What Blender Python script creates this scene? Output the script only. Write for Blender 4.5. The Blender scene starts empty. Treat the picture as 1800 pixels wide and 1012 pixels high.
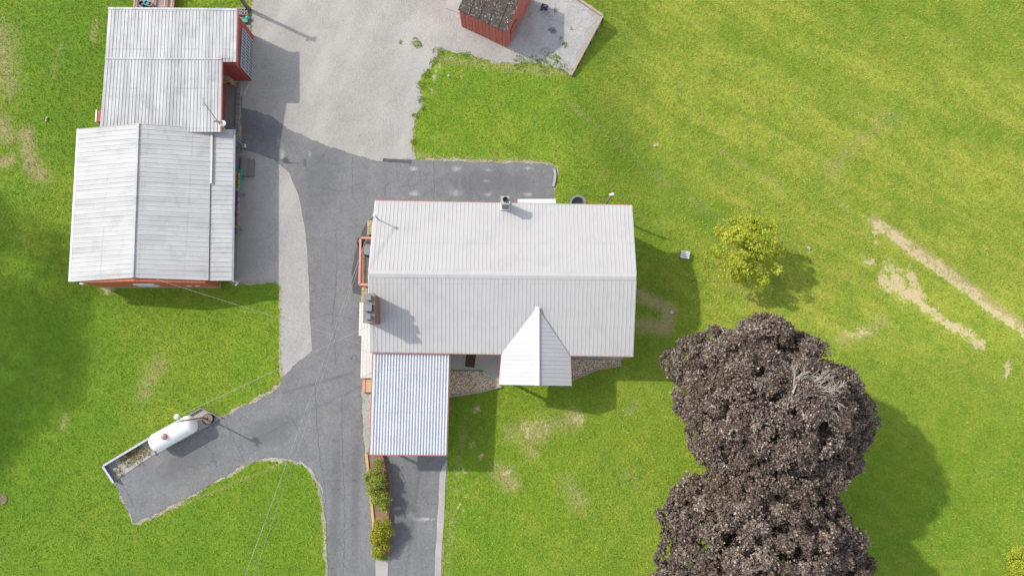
import bpy, math, random
import numpy as np
from mathutils import Vector, Matrix
R = math.radians
random.seed(7); rng = np.random.default_rng(7)
C = bpy.context.scene.collection
scene = bpy.context.scene

# ------------------------------------------------------------------ camera, sky, sun, exposure
H = 43.0; F = 1200.0; TH = math.atan(144 / F)
cam = bpy.data.cameras.new('camera'); camo = bpy.data.objects.new('camera', cam); C.objects.link(camo)
camo.location = (0, 0, H); camo.rotation_euler = (TH, 0, 0)
cam.sensor_width = 36; cam.lens = 24; cam.clip_end = 5000; cam.clip_start = .5
scene.camera = camo
SUN_H = Vector((.900, -.436, 0)).normalized(); EL = R(41.5)      # direction the shadows fall
w = bpy.data.worlds.new('World'); scene.world = w; w.use_nodes = True
nt = w.node_tree; sky = nt.nodes.new('ShaderNodeTexSky'); sky.sky_type = 'NISHITA'; sky.sun_disc = False
sky.sun_elevation = EL; sky.sun_rotation = math.atan2(-SUN_H.x, -SUN_H.y)
hs = nt.nodes.new('ShaderNodeHueSaturation'); hs.inputs['Saturation'].default_value = .38   # thin high cloud greys the blue
nt.links.new(sky.outputs[0], hs.inputs['Color']); nt.links.new(hs.outputs[0], nt.nodes['Background'].inputs[0]); nt.nodes['Background'].inputs[1].default_value = .15
sl = bpy.data.lights.new('sun', 'SUN'); sl.energy = 1.95; sl.angle = R(1.2); sl.color = (1, .945, .85)
so = bpy.data.objects.new('sun', sl); C.objects.link(so); so.location = (-40, 20, 60)
sd = Vector((SUN_H.x * math.cos(EL), SUN_H.y * math.cos(EL), -math.sin(EL)))
so.rotation_euler = sd.to_track_quat('-Z', 'Y').to_euler()
scene.view_settings.view_transform = 'Standard'; scene.view_settings.look = 'None'
scene.view_settings.exposure = .90; scene.view_settings.gamma = 1

# ------------------------------------------------------------------ terrain and pixel -> place
def sm(t):
    t = np.clip(t, 0, 1); return t * t * (3 - 2 * t)
def g(x, y): return -1.5 * sm((x - 3.0) / 7.0) * sm((y - .3) / 5.5)
ct, st_ = math.cos(TH), math.sin(TH)
def P(u, v, h=0.0):
    x, y = (u - 900) / F, (506 - v) / F
    d = Vector((x, y * ct + st_, y * st_ - ct)); t = (h - H) / d.z
    return Vector((d.x * t, d.y * t, h))
def G(u, v, off=0.0):
    h = 0.0
    for _ in range(12):
        p = P(u, v, h); h = float(g(p.x, p.y))
    return Vector((p.x, p.y, h + off))

# ------------------------------------------------------------------ object helpers
def tag(o, label=None, cat=None, group=None, kind=None):
    if label: o['label'] = label
    if cat: o['category'] = cat
    if group: o['group'] = group
    if kind: o['kind'] = kind
    return o
def thing(name, loc, label, cat, group=None):
    o = bpy.data.objects.new(name, None); C.objects.link(o); o.location = loc; o.empty_display_size = .2
    return tag(o, label, cat, group)
def wloc(o):
    v = Vector((0, 0, 0))
    while o is not None: v += o.location; o = o.parent
    return v
class MB:
    def __init__(s): s.v = []; s.f = []
    def add(s, vs, fs):
        n = len(s.v); s.v += [tuple(p) for p in vs]; s.f += [tuple(i + n for i in f) for f in fs]; return s
    def box(s, c, sz, rz=0.0, rx=0.0, ry=0.0):
        m = Matrix.Rotation(rz, 3, 'Z') @ Matrix.Rotation(ry, 3, 'Y') @ Matrix.Rotation(rx, 3, 'X'); c = Vector(c)
        vs = [c + m @ Vector((a * sz[0] / 2, b * sz[1] / 2, d * sz[2] / 2)) for a in (-1, 1) for b in (-1, 1) for d in (-1, 1)]
        return s.add(vs, [(0, 1, 3, 2), (4, 6, 7, 5), (0, 4, 5, 1), (2, 3, 7, 6), (0, 2, 6, 4), (1, 5, 7, 3)])
    def beam(s, a, b, w_, h_, up=(0, 0, 1)):
        a, b = Vector(a), Vector(b); d = (b - a).normalized(); up = Vector(up)
        if abs(d.dot(up)) > .98: up = Vector((1, 0, 0))
        x = d.cross(up).normalized() * w_ / 2; z = x.cross(d).normalized() * h_ / 2
        vs = [p + i * x + j * z for p in (a, b) for i, j in ((-1, -1), (1, -1), (1, 1), (-1, 1))]
        return s.add(vs, [(3, 2, 1, 0), (4, 5, 6, 7), (0, 1, 5, 4), (1, 2, 6, 5), (2, 3, 7, 6), (3, 0, 4, 7)])
    def tube(s, pts, r, n=8, caps=True):
        pts = [Vector(p) for p in pts]; rs = r if isinstance(r, (list, tuple)) else [r] * len(pts); vs = []
        for i, p in enumerate(pts):
            d = (pts[min(i + 1, len(pts) - 1)] - pts[max(i - 1, 0)]).normalized()
            up = Vector((0, 0, 1)) if abs(d.z) < .95 else Vector((1, 0, 0))
            x = d.cross(up).normalized(); y = d.cross(x)
            for k in range(n):
                a = 2 * math.pi * k / n; vs.append(p + rs[i] * (math.cos(a) * x + math.sin(a) * y))
        fs = [(i * n + k, i * n + (k + 1) % n, (i + 1) * n + (k + 1) % n, (i + 1) * n + k) for i in range(len(pts) - 1) for k in range(n)]
        if caps: fs += [tuple(range(n))[::-1], tuple((len(pts) - 1) * n + k for k in range(n))]
        return s.add(vs, fs)
    def lathe(s, c, prof, n=24, axis=(0, 0, 1)):
        c = Vector(c); q = Vector((0, 0, 1)).rotation_difference(Vector(axis)); vs = []
        for r, z in prof:
            for k in range(n):
                a = 2 * math.pi * k / n; vs.append(c + q @ Vector((r * math.cos(a), r * math.sin(a), z)))
        fs = [(i * n + k, i * n + (k + 1) % n, (i + 1) * n + (k + 1) % n, (i + 1) * n + k) for i in range(len(prof) - 1) for k in range(n)]
        fs += [tuple(range(n))[::-1], tuple((len(prof) - 1) * n + k for k in range(n))]
        return s.add(vs, fs)
    def prism(s, poly, z0, z1):
        n = len(poly); z0f = z0 if callable(z0) else (lambda x, y: z0)
        vs = [(p[0], p[1], z0f(p[0], p[1])) for p in poly] + [(p[0], p[1], z1) for p in poly]
        a = sum(poly[i][0] * poly[(i + 1) % n][1] - poly[(i + 1) % n][0] * poly[i][1] for i in range(n))
        top = tuple(range(n, 2 * n)); bot = tuple(range(n))[::-1]; sd_ = [(i, (i + 1) % n, n + (i + 1) % n, n + i) for i in range(n)]
        if a < 0: top, bot = top[::-1], bot[::-1]; sd_ = [f[::-1] for f in sd_]
        return s.add(vs, [top, bot] + sd_)
    def build(s, name, mat, parent=None, smooth=False, bevel=0):
        me = bpy.data.meshes.new(name); o0 = wloc(parent) if parent else Vector((0, 0, 0))
        me.from_pydata([(p[0] - o0.x, p[1] - o0.y, p[2] - o0.z) for p in s.v], [], s.f)
        me.materials.append(mat)
        if smooth: me.polygons.foreach_set('use_smooth', [True] * len(me.polygons))
        me.update(); o = bpy.data.objects.new(name, me); C.objects.link(o)
        if parent: o.parent = parent
        if bevel:
            b = o.modifiers.new('bevel', 'BEVEL'); b.width = bevel; b.segments = 2; b.limit_method = 'ANGLE'
        return o
def center_thing(o):
    """move a one-mesh thing's origin to its base"""
    me = o.data; co = np.zeros(len(me.vertices) * 3); me.vertices.foreach_get('co', co); co = co.reshape(-1, 3)
    c = np.array([co[:, 0].mean(), co[:, 1].mean(), co[:, 2].min()])
    me.vertices.foreach_set('co', (co - c).ravel()); o.location = c; me.update(); return o
def one(mb, name, mat, label, cat, group=None, **k):
    return tag(center_thing(mb.build(name, mat, **k)), label, cat, group)
def np_mesh(name, verts, faces_n, mat, attrs=None, parent=None, smooth=False):
    """verts (N,3); faces_n (M,k) constant k"""
    me = bpy.data.meshes.new(name); N = len(verts); M_, k = faces_n.shape
    o0 = wloc(parent) if parent else Vector((0, 0, 0))
    me.vertices.add(N); me.vertices.foreach_set('co', (verts - np.array(o0)).astype(np.float32).ravel())
    me.loops.add(M_ * k); me.loops.foreach_set('vertex_index', faces_n.astype(np.int32).ravel())
    me.polygons.add(M_); me.polygons.foreach_set('loop_start', np.arange(0, M_ * k, k, dtype=np.int32))
    me.update(calc_edges=True)
    if smooth: me.polygons.foreach_set('use_smooth', np.ones(M_, bool))
    for an, (dom, arr) in (attrs or {}).items():
        at = me.attributes.new(an, 'FLOAT', dom); at.data.foreach_set('value', arr.astype(np.float32))
    me.materials.append(mat); me.update()
    o = bpy.data.objects.new(name, me); C.objects.link(o)
    if parent: o.parent = parent
    return o

# ------------------------------------------------------------------ materials
class NB:
    def __init__(s, name):
        s.m = bpy.data.materials.new(name); s.m.use_nodes = True; s.t = s.m.node_tree; s.b = s.t.nodes['Principled BSDF']
        s.pos = s.n('ShaderNodeNewGeometry').outputs['Position']
    def n(s, ty, **k):
        o = s.t.nodes.new(ty)
        for a, v in k.items(): setattr(o, a, v)
        return o
    def l(s, a, b): s.t.links.new(a, b)
    def inp(s, sock, v):
        if hasattr(v, 'is_linked') or isinstance(v, bpy.types.NodeSocket): s.l(v, sock)
        else: sock.default_value = v
    def map(s, scale=(1, 1, 1), rz=0.0, src=None):
        m = s.n('ShaderNodeMapping'); s.l(src or s.pos, m.inputs[0]); m.inputs['Scale'].default_value = scale; m.inputs['Rotation'].default_value = (0, 0, rz)
        return m.outputs[0]
    def turn(s, rz, scale): return s.map(scale, 0, s.map((1, 1, 1), rz))
    def noise(s, scale, detail=4, rough=.6, vec=None, dist=0):
        o = s.n('ShaderNodeTexNoise'); s.l(vec or s.pos, o.inputs['Vector']); o.inputs['Scale'].default_value = scale
        o.inputs['Detail'].default_value = detail; o.inputs['Roughness'].default_value = rough; o.inputs['Distortion'].default_value = dist
        return o.outputs['Fac']
    def rng(s, v, a, b, c=0.0, d=1.0):
        o = s.n('ShaderNodeMapRange'); s.l(v, o.inputs[0])
        for i, x in zip((1, 2, 3, 4), (a, b, c, d)): o.inputs[i].default_value = x
        return o.outputs[0]
    def math(s, op, a, b=0.0, clamp=False):
        o = s.n('ShaderNodeMath', operation=op); o.use_clamp = clamp; s.inp(o.inputs[0], a); s.inp(o.inputs[1], b); return o.outputs[0]
    def mix(s, f, a, b, mode='MIX'):
        o = s.n('ShaderNodeMix', data_type='RGBA', blend_type=mode)
        def put(sock, v):
            if isinstance(v, (tuple, list)): sock.default_value = (*v[:3], 1)
            else: s.l(v, sock)
        if isinstance(f, (int, float)): o.inputs[0].default_value = f
        else: s.l(f, o.inputs[0])
        put(o.inputs[6], a); put(o.inputs[7], b); return o.outputs[2]
    def attr(s, name):
        o = s.n('ShaderNodeAttribute', attribute_name=name); return o.outputs['Fac']
    def blobs(s, lst):
        """sum of soft ellipses in world XY: (x, y, rx, ry, angle, soft)"""
        acc = None
        for (x, y, rx, ry, a) in lst:
            m = s.n('ShaderNodeMapping', vector_type='TEXTURE'); s.l(s.pos, m.inputs[0])
            m.inputs['Location'].default_value = (x, y, 0); m.inputs['Rotation'].default_value = (0, 0, a); m.inputs['Scale'].default_value = (rx, ry, 1000)
            ln = s.n('ShaderNodeVectorMath', operation='LENGTH'); s.l(m.outputs[0], ln.inputs[0])
            v = s.rng(ln.outputs['Value'], 1.0, 0.0)
            acc = v if acc is None else s.math('ADD', acc, v)
        return acc
    def fin(s, col, rough=.8, metal=0.0, bump=None, bstr=.3, bdist=.02, spec=.5):
        if isinstance(col, (tuple, list)): s.b.inputs['Base Color'].default_value = (*col[:3], 1)
        else: s.l(col, s.b.inputs['Base Color'])
        s.inp(s.b.inputs['Roughness'], rough); s.b.inputs['Metallic'].default_value = metal
        s.b.inputs['Specular IOR Level'].default_value = spec
        if bump is not None:
            o = s.n('ShaderNodeBump'); o.inputs['Strength'].default_value = bstr; o.inputs['Distance'].default_value = bdist
            s.l(bump, o.inputs['Height']); s.l(o.outputs[0], s.b.inputs['Normal'])
        return s.m
def simple(name, c1, c2=None, scale=3.0, fine=40.0, rough=.7, metal=0.0, bstr=.2, vec=None, stretch=None):
    b = NB(name); c2 = c2 or tuple(x * .7 for x in c1)
    v = b.map(stretch) if stretch else b.pos
    n1 = b.noise(scale, 5, .6, v); n2 = b.noise(fine, 3, .6, v)
    f = b.math('ADD', b.math('MULTIPLY', b.rng(n1, .3, .7), .6), b.math('MULTIPLY', b.rng(n2, .3, .7), .4))
    return b.fin(b.mix(f, c1, c2), rough, metal, n2, bstr, .01)

def m_grass():
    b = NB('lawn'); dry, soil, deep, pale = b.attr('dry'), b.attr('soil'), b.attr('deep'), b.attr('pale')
    stripes = b.noise(1.0, 4, .55, b.turn(R(31), (.07, .75, 1)), .6); st2 = b.noise(1.0, 3, .55, b.turn(R(27), (.10, 2.4, 1)), .5)
    big, med, m2, fine, vf = b.noise(.12, 4, .6), b.noise(.55, 6, .7), b.noise(1.7, 5, .7), b.noise(3.6, 5, .8), b.noise(8.5, 4, .85)
    c = b.mix(b.rng(big, .38, .62), (0.133, 0.278, 0.012), (0.205, 0.316, 0.016))
    c = b.mix(b.math('MULTIPLY', pale, b.rng(big, .3, .6, .55, .9)), c, (0.339, 0.394, 0.050))
    sx = b.n('ShaderNodeSeparateXYZ'); b.l(b.map((1, 1, 1), R(32)), sx.inputs[0])
    ph = b.math('ADD', b.math('MULTIPLY', sx.outputs[1], 2.6), b.math('MULTIPLY', b.noise(.06, 3, .5), 16)); mow = b.math('MULTIPLY', b.rng(b.math('SINE', ph), -.7, .9), b.math('MULTIPLY', pale, b.rng(b.noise(.2, 3), .35, .6)))
    c = b.mix(b.math('MULTIPLY', mow, .42), c, (0.219, 0.291, 0.021))
    c = b.mix(b.math('MULTIPLY', b.rng(stripes, .42, .58), b.math('ADD', b.math('MULTIPLY', pale, .5), .25)), c, (0.170, 0.266, 0.018))
    c = b.mix(b.math('MULTIPLY', b.rng(st2, .46, .62), b.math('ADD', b.math('MULTIPLY', pale, .45), .1)), c, (0.401, 0.388, 0.067))
    c = b.mix(b.math('MULTIPLY', b.rng(med, .48, .68), .6), c, (0.134, 0.233, 0.015))
    c = b.mix(b.math('MULTIPLY', b.rng(med, .48, .30), .5), c, (0.401, 0.363, 0.058))
    c = b.mix(b.math('MULTIPLY', b.rng(m2, .52, .7), .45), c, (0.121, 0.216, 0.015))
    c = b.mix(b.math('MULTIPLY', b.rng(m2, .45, .3), .35), c, (0.384, 0.346, 0.072))
    c = b.mix(b.math('MULTIPLY', b.rng(fine, .5, .68), .7), c, (0.092, 0.162, 0.015))
    c = b.mix(b.math('MULTIPLY', b.rng(vf, .5, .68), .5), c, (0.475, 0.455, 0.093))
    c = b.mix(b.math('MULTIPLY', b.rng(vf, .5, .34), .55), c, (0.062, 0.108, 0.015))
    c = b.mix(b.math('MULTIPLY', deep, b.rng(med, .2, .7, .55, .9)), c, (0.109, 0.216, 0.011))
    c = b.mix(b.math('MULTIPLY', b.rng(b.noise(.7, 6, .75, None, .8), .55, .66), .45), c, (0.087, 0.218, 0.029))
    dm = b.rng(b.math('ADD', dry, b.math('MULTIPLY', b.math('SUBTRACT', b.math('ADD', b.math('MULTIPLY', b.noise(1.6, 6, .75), .6), b.math('MULTIPLY', fine, .4)), .5), 2.2)), .35, .95)
    c = b.mix(b.math('MULTIPLY', dm, b.rng(vf, .3, .6, .5, .95)), c, (.40, .33, .16))
    sn = b.math('ADD', b.noise(1.3, 6, .7), b.math('MULTIPLY', b.noise(4.5, 5, .8), 1.1))
    sm_ = b.rng(b.math('ADD', soil, b.math('MULTIPLY', b.math('SUBTRACT', sn, 1.05), 2.8)), .46, .66)
    sm_ = b.math('MULTIPLY', sm_, b.rng(soil, .04, .25))
    c = b.mix(sm_, c, b.mix(b.rng(vf, .3, .7), (.44, .355, .19), (.60, .50, .29)))
    return b.fin(c, .85, 0, b.math('ADD', b.math('MULTIPLY', fine, 1.0), b.math('MULTIPLY', vf, .8)), .9, .08, .2)
def m_blade():
    b = NB('grass_blade'); r = b.attr('rnd'); d = b.attr('dryb'); pale = b.attr('paleb')
    c = b.mix(b.rng(r, 0, .55), (0.128, 0.233, 0.015), (0.248, 0.346, 0.023)); c = b.mix(b.rng(r, .6, 1), c, (0.453, 0.441, 0.078))
    c = b.mix(.35, c, (0.114, 0.256, 0.014))
    c = b.mix(b.math('MULTIPLY', pale, .65), c, (0.401, 0.388, 0.067))
    c = b.mix(b.math('MULTIPLY', b.rng(b.noise(.55, 5), .48, .68), .5), c, (0.128, 0.227, 0.015))
    c = b.mix(b.math('MULTIPLY', b.rng(b.noise(1.7, 5, .7), .52, .7), .4), c, (0.116, 0.205, 0.015))
    c = b.mix(d, c, (.42, .35, .17))
    m = b.fin(c, .7, spec=.25); return m
def marks(b, c, lst, col, amt=.7):
    f = b.math('MULTIPLY', b.rng(b.math('ADD', b.blobs(lst), b.math('MULTIPLY', b.math('SUBTRACT', b.noise(4, 5, .8), .5), .9)), .25, .9), amt)
    return b.mix(f, c, col)
def m_asphalt():
    b = NB('asphalt'); v = b.map((1.4, .12, 1), R(-2))
    c = b.mix(b.rng(b.noise(.30, 6, .7), .36, .62), (.135, .137, .144), (.190, .190, .194))
    c = b.mix(b.math('MULTIPLY', b.rng(b.noise(1, 4, .6, v), .4, .7), .45), c, (.225, .225, .228))
    c = b.mix(b.math('MULTIPLY', b.rng(b.noise(3, 6, .75), .52, .7), .35), c, (.26, .255, .25))
    c = b.mix(b.math('MULTIPLY', b.rng(b.noise(30, 3, .8), .45, .75), .5), c, (.36, .355, .35))
    c = b.mix(b.math('MULTIPLY', b.rng(b.noise(26, 3, .8), .5, .3), .5), c, (.09, .09, .095))
    L = []
    for (u, vv, a, h_) in [(728, 297, 9, 4.5), (803, 297, 10, 5), (860, 299, 8, 3), (928, 296, 9, 3), (728, 340, 11, 5), (802, 339, 13, 6), (858, 342, 9, 3.5), (928, 342, 9, 3.5),
                           (490, 248, 5, 9), (545, 272, 2.5, 6), (497, 270, 5, 14), (722, 905, 8, 5), (700, 893, 10, 3), (745, 912, 20, 3), (855, 318, 7, 3)]:
        p = P(u, vv); L.append((p.x, p.y, a * 1.5 / 27, h_ * 1.7 / 27, 0))
    c = marks(b, c, L, (.46, .46, .46), .75)
    L = []
    for (u, vv, a, h_) in [(505, 262, 16, 12), (580, 725, 10, 9), (450, 765, 12, 7), (330, 830, 60, 18)]:
        p = P(u, vv); L.append((p.x, p.y, a * 1.6 / 27, h_ * 1.6 / 27, R(-20)))
    c = marks(b, c, L, (.20, .19, .165), .55)
    c = marks(b, c, [(*P(808, 322).xy, .22, 1.0, 0), (*P(822, 322).xy, .06, .9, 0), (*P(790, 330).xy, .5, .8, 0)], (.36, .36, .36), .4)
    c = b.mix(b.math('MULTIPLY', b.rng(b.noise(1.1, 6, .75, None, 1.0), .46, .62), .4), c, (.145, .146, .152))
    c = b.mix(b.math('MULTIPLY', b.rng(b.noise(8, 4, .85), .52, .66), .4), c, (.30, .30, .295))
    c = b.mix(b.math('MULTIPLY', b.rng(b.noise(9.5, 4, .85), .5, .38), .45), c, (.10, .10, .106))
    D_ = [(*P(u, v).xy, a / 27, h_ / 27, R(an)) for u, v, a, h_, an in ((470, 235, 70, 38, -25), (850, 320, 150, 44, 0), (560, 320, 60, 90, 0), (470, 760, 70, 36, 20), (590, 900, 14, 160, 0), (625, 880, 12, 180, 0), (330, 810, 90, 30, 28), (715, 900, 30, 90, 0))]
    c = b.mix(b.math('MULTIPLY', b.rng(b.math('ADD', b.blobs(D_), b.math('MULTIPLY', b.math('SUBTRACT', b.noise(1.3, 6, .75), .5), 1.4)), .1, .7), .5), c, (.105, .107, .116))
    # fine crazing
    vo = b.n('ShaderNodeTexVoronoi', feature='DISTANCE_TO_EDGE'); mx = b.n('ShaderNodeVectorMath', operation='ADD')
    nz = b.n('ShaderNodeTexNoise'); b.l(b.pos, nz.inputs['Vector']); nz.inputs['Scale'].default_value = 1.6; nz.inputs['Detail'].default_value = 5
    b.l(b.pos, mx.inputs[0]); b.l(nz.outputs['Color'], mx.inputs[1]); b.l(mx.outputs[0], vo.inputs['Vector']); vo.inputs['Scale'].default_value = .42
    cr = b.math('MULTIPLY', b.rng(vo.outputs['Distance'], .007, .002), b.rng(b.noise(.25, 2), .5, .62))
    c = b.mix(b.math('MULTIPLY', cr, .7), c, (.04, .04, .045))
    return b.fin(c, .9, 0, b.noise(45, 3, .7), .5, .01, .3)
def m_gravel(name, c0, c1, tint, vfs=18):
    b = NB(name); n = b.noise(vfs * .45, 5, .85); v = b.n('ShaderNodeTexVoronoi'); b.l(b.pos, v.inputs['Vector']); v.inputs['Scale'].default_value = 22
    c = b.mix(b.rng(b.noise(.5, 5, .65), .35, .65), c0, c1)
    c = b.mix(b.math('MULTIPLY', b.rng(b.noise(.9, 5, .7, None, 1.5), .5, .7), .55), c, tint)
    c = b.mix(b.math('MULTIPLY', b.rng(n, .4, .7), .5), c, tuple(min(1, x * 1.3) for x in c1))
    c = b.mix(b.math('MULTIPLY', b.rng(v.outputs['Color'], 0, 1), .35), c, tuple(x * .55 for x in c0))
    c = b.mix(b.math('MULTIPLY', b.rng(b.noise(7, 5, .85), .52, .68), .5), c, tuple(x * .62 for x in c0))
    c = b.mix(b.math('MULTIPLY', b.rng(b.noise(.35, 4, .6, b.turn(R(25), (1, .3, 1))), .5, .65), .4), c, tuple(x * 1.18 for x in c1))
    return b.fin(c, .95, 0, v.outputs['Distance'], .8, .03, .2)
def m_metal(name, base, dark, rz, vary=.5, rough=.42, per=None):
    """weathered painted sheet metal, streaks run down the slope; rz turns the streaks"""
    b = NB(name); v = b.map((1, .08, .08) if rz == 0 else (.08, 1, .08))
    st = b.noise(2.2, 5, .7, v); st2 = b.noise(9, 3, .7, b.map((1, .15, .15) if rz == 0 else (.15, 1, .15)))
    c = b.mix(b.math('MULTIPLY', b.rng(st, .35, .7), vary), base, dark)
    c = b.mix(b.math('MULTIPLY', b.rng(st2, .45, .7), vary * .6), c, tuple(x * .82 for x in base))
    c = b.mix(b.math('MULTIPLY', b.rng(b.noise(.7, 5, .7), .5, .72), vary * .7), c, tuple(x * .8 for x in dark))
    c = b.mix(b.math('MULTIPLY', b.rng(b.noise(6, 5, .8), .55, .75), vary * .5), c, tuple(min(1, x * 1.12) for x in base))
    sp = b.n('ShaderNodeSeparateXYZ'); b.l(b.pos, sp.inputs[0]); q = b.math('DIVIDE', sp.outputs[1 if rz == 0 else 0], 2.45)
    lap = b.math('MULTIPLY', b.rng(b.math('ABSOLUTE', b.math('SUBTRACT', b.math('FRACT', q), .5)), .482, .495), b.rng(b.noise(1.2, 3), .4, .6))
    c = b.mix(b.math('MULTIPLY', lap, vary * .6), c, tuple(x * .7 for x in dark))
    c = b.mix(b.math('MULTIPLY', b.rng(b.noise(2.4, 6, .8, v), .60, .74), vary * .5), c, (.30, .25, .20))
    return b.fin(c, b.rng(st, .3, .7, rough, rough + .2), .0, b.noise(1.5, 3), .12, .02, .5)
def m_siding(name, c1, c2, per=.3, vertical=True):
    b = NB(name); sx = b.n('ShaderNodeSeparateXYZ'); b.l(b.pos, sx.inputs[0])
    q = b.math('ADD', sx.outputs[0], b.math('MULTIPLY', sx.outputs[1], .7)) if vertical else sx.outputs[2]
    fr = b.math('FRACT', b.math('DIVIDE', q, per)); gv = b.rng(b.math('ABSOLUTE', b.math('SUBTRACT', fr, .5)), .43, .5)
    c = b.mix(b.rng(b.noise(2, 5, .7, b.map((1, 1, .3))), .3, .7), c1, c2)
    return b.fin(b.mix(b.math('MULTIPLY', gv, .6), c, tuple(x * .4 for x in c2)), .7, 0, b.math('SUBTRACT', 1, gv), .5, .02)
def m_leaf(name, a, bb, cc, rough=.45, spec=.5, trans=.35):
    b = NB(name); r = b.attr('rnd')
    c = b.mix(b.rng(r, 0, .6), a, bb); c = b.mix(b.rng(r, .62, 1), c, cc)
    m = b.fin(c, rough, 0, spec=spec); out = [n for n in b.t.nodes if n.type == 'OUTPUT_MATERIAL'][0]
    tr = b.n('ShaderNodeBsdfTranslucent'); mx = b.n('ShaderNodeMixShader'); b.l(c, tr.inputs[0]); mx.inputs[0].default_value = trans
    b.l(b.b.outputs[0], mx.inputs[1]); b.l(tr.outputs[0], mx.inputs[2]); b.l(mx.outputs[0], out.inputs[0]); return m
def m_shingle():
    b = NB('old_shingles'); v = b.turn(R(24), (1, .35, .35)); n = b.noise(14, 5, .8, v); v2 = b.noise(5, 5, .8, v)
    c = b.mix(b.rng(n, .35, .65), (.035, .029, .026), (.10, .085, .075)); c = b.mix(b.rng(v2, .5, .6), c, (.085, .05, .032))
    c = b.mix(b.math('MULTIPLY', b.rng(b.noise(20, 3, .8, v), .58, .64), b.rng(b.noise(2, 3), .35, .6)), c, (.55, .53, .50))
    return b.fin(c, .95, 0, n, .8, .03)
def m_pebble():
    b = NB('pebbles'); v = b.n('ShaderNodeTexVoronoi'); b.l(b.pos, v.inputs['Vector']); v.inputs['Scale'].default_value = 13
    sx = b.n('ShaderNodeSeparateColor'); b.l(v.outputs['Color'], sx.inputs[0])
    c = b.mix(b.rng(sx.outputs[0], .1, .9), (.40, .30, .21), (.78, .68, .56)); c = b.mix(b.rng(sx.outputs[1], .65, .9), c, (.74, .50, .26))
    c = b.mix(b.rng(v.outputs['Distance'], .45, .85), c, (.24, .18, .13))
    return b.fin(c, .8, 0, b.math('SUBTRACT', 1, v.outputs['Distance']), 1, .05)
def m_planks(name, c1, c2, per, axis, gap=(.06, .05, .04)):
    b = NB(name); sx = b.n('ShaderNodeSeparateXYZ'); b.l(b.pos, sx.inputs[0]); q = b.math('DIVIDE', sx.outputs[axis], per)
    wn = b.n('ShaderNodeTexWhiteNoise', noise_dimensions='1D'); b.l(b.math('FLOOR', q), wn.inputs['W'])
    gv = b.rng(b.math('ABSOLUTE', b.math('SUBTRACT', b.math('FRACT', q), .5)), .42, .48)
    c = b.mix(wn.outputs['Value'], c1, c2); c = b.mix(b.math('MULTIPLY', b.rng(b.noise(8, 4), .4, .7), .4), c, tuple(x * .6 for x in c2))
    return b.fin(b.mix(b.math('MULTIPLY', gv, .85), c, gap), .75, 0, b.math('SUBTRACT', 1, gv), .4, .02)

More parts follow.
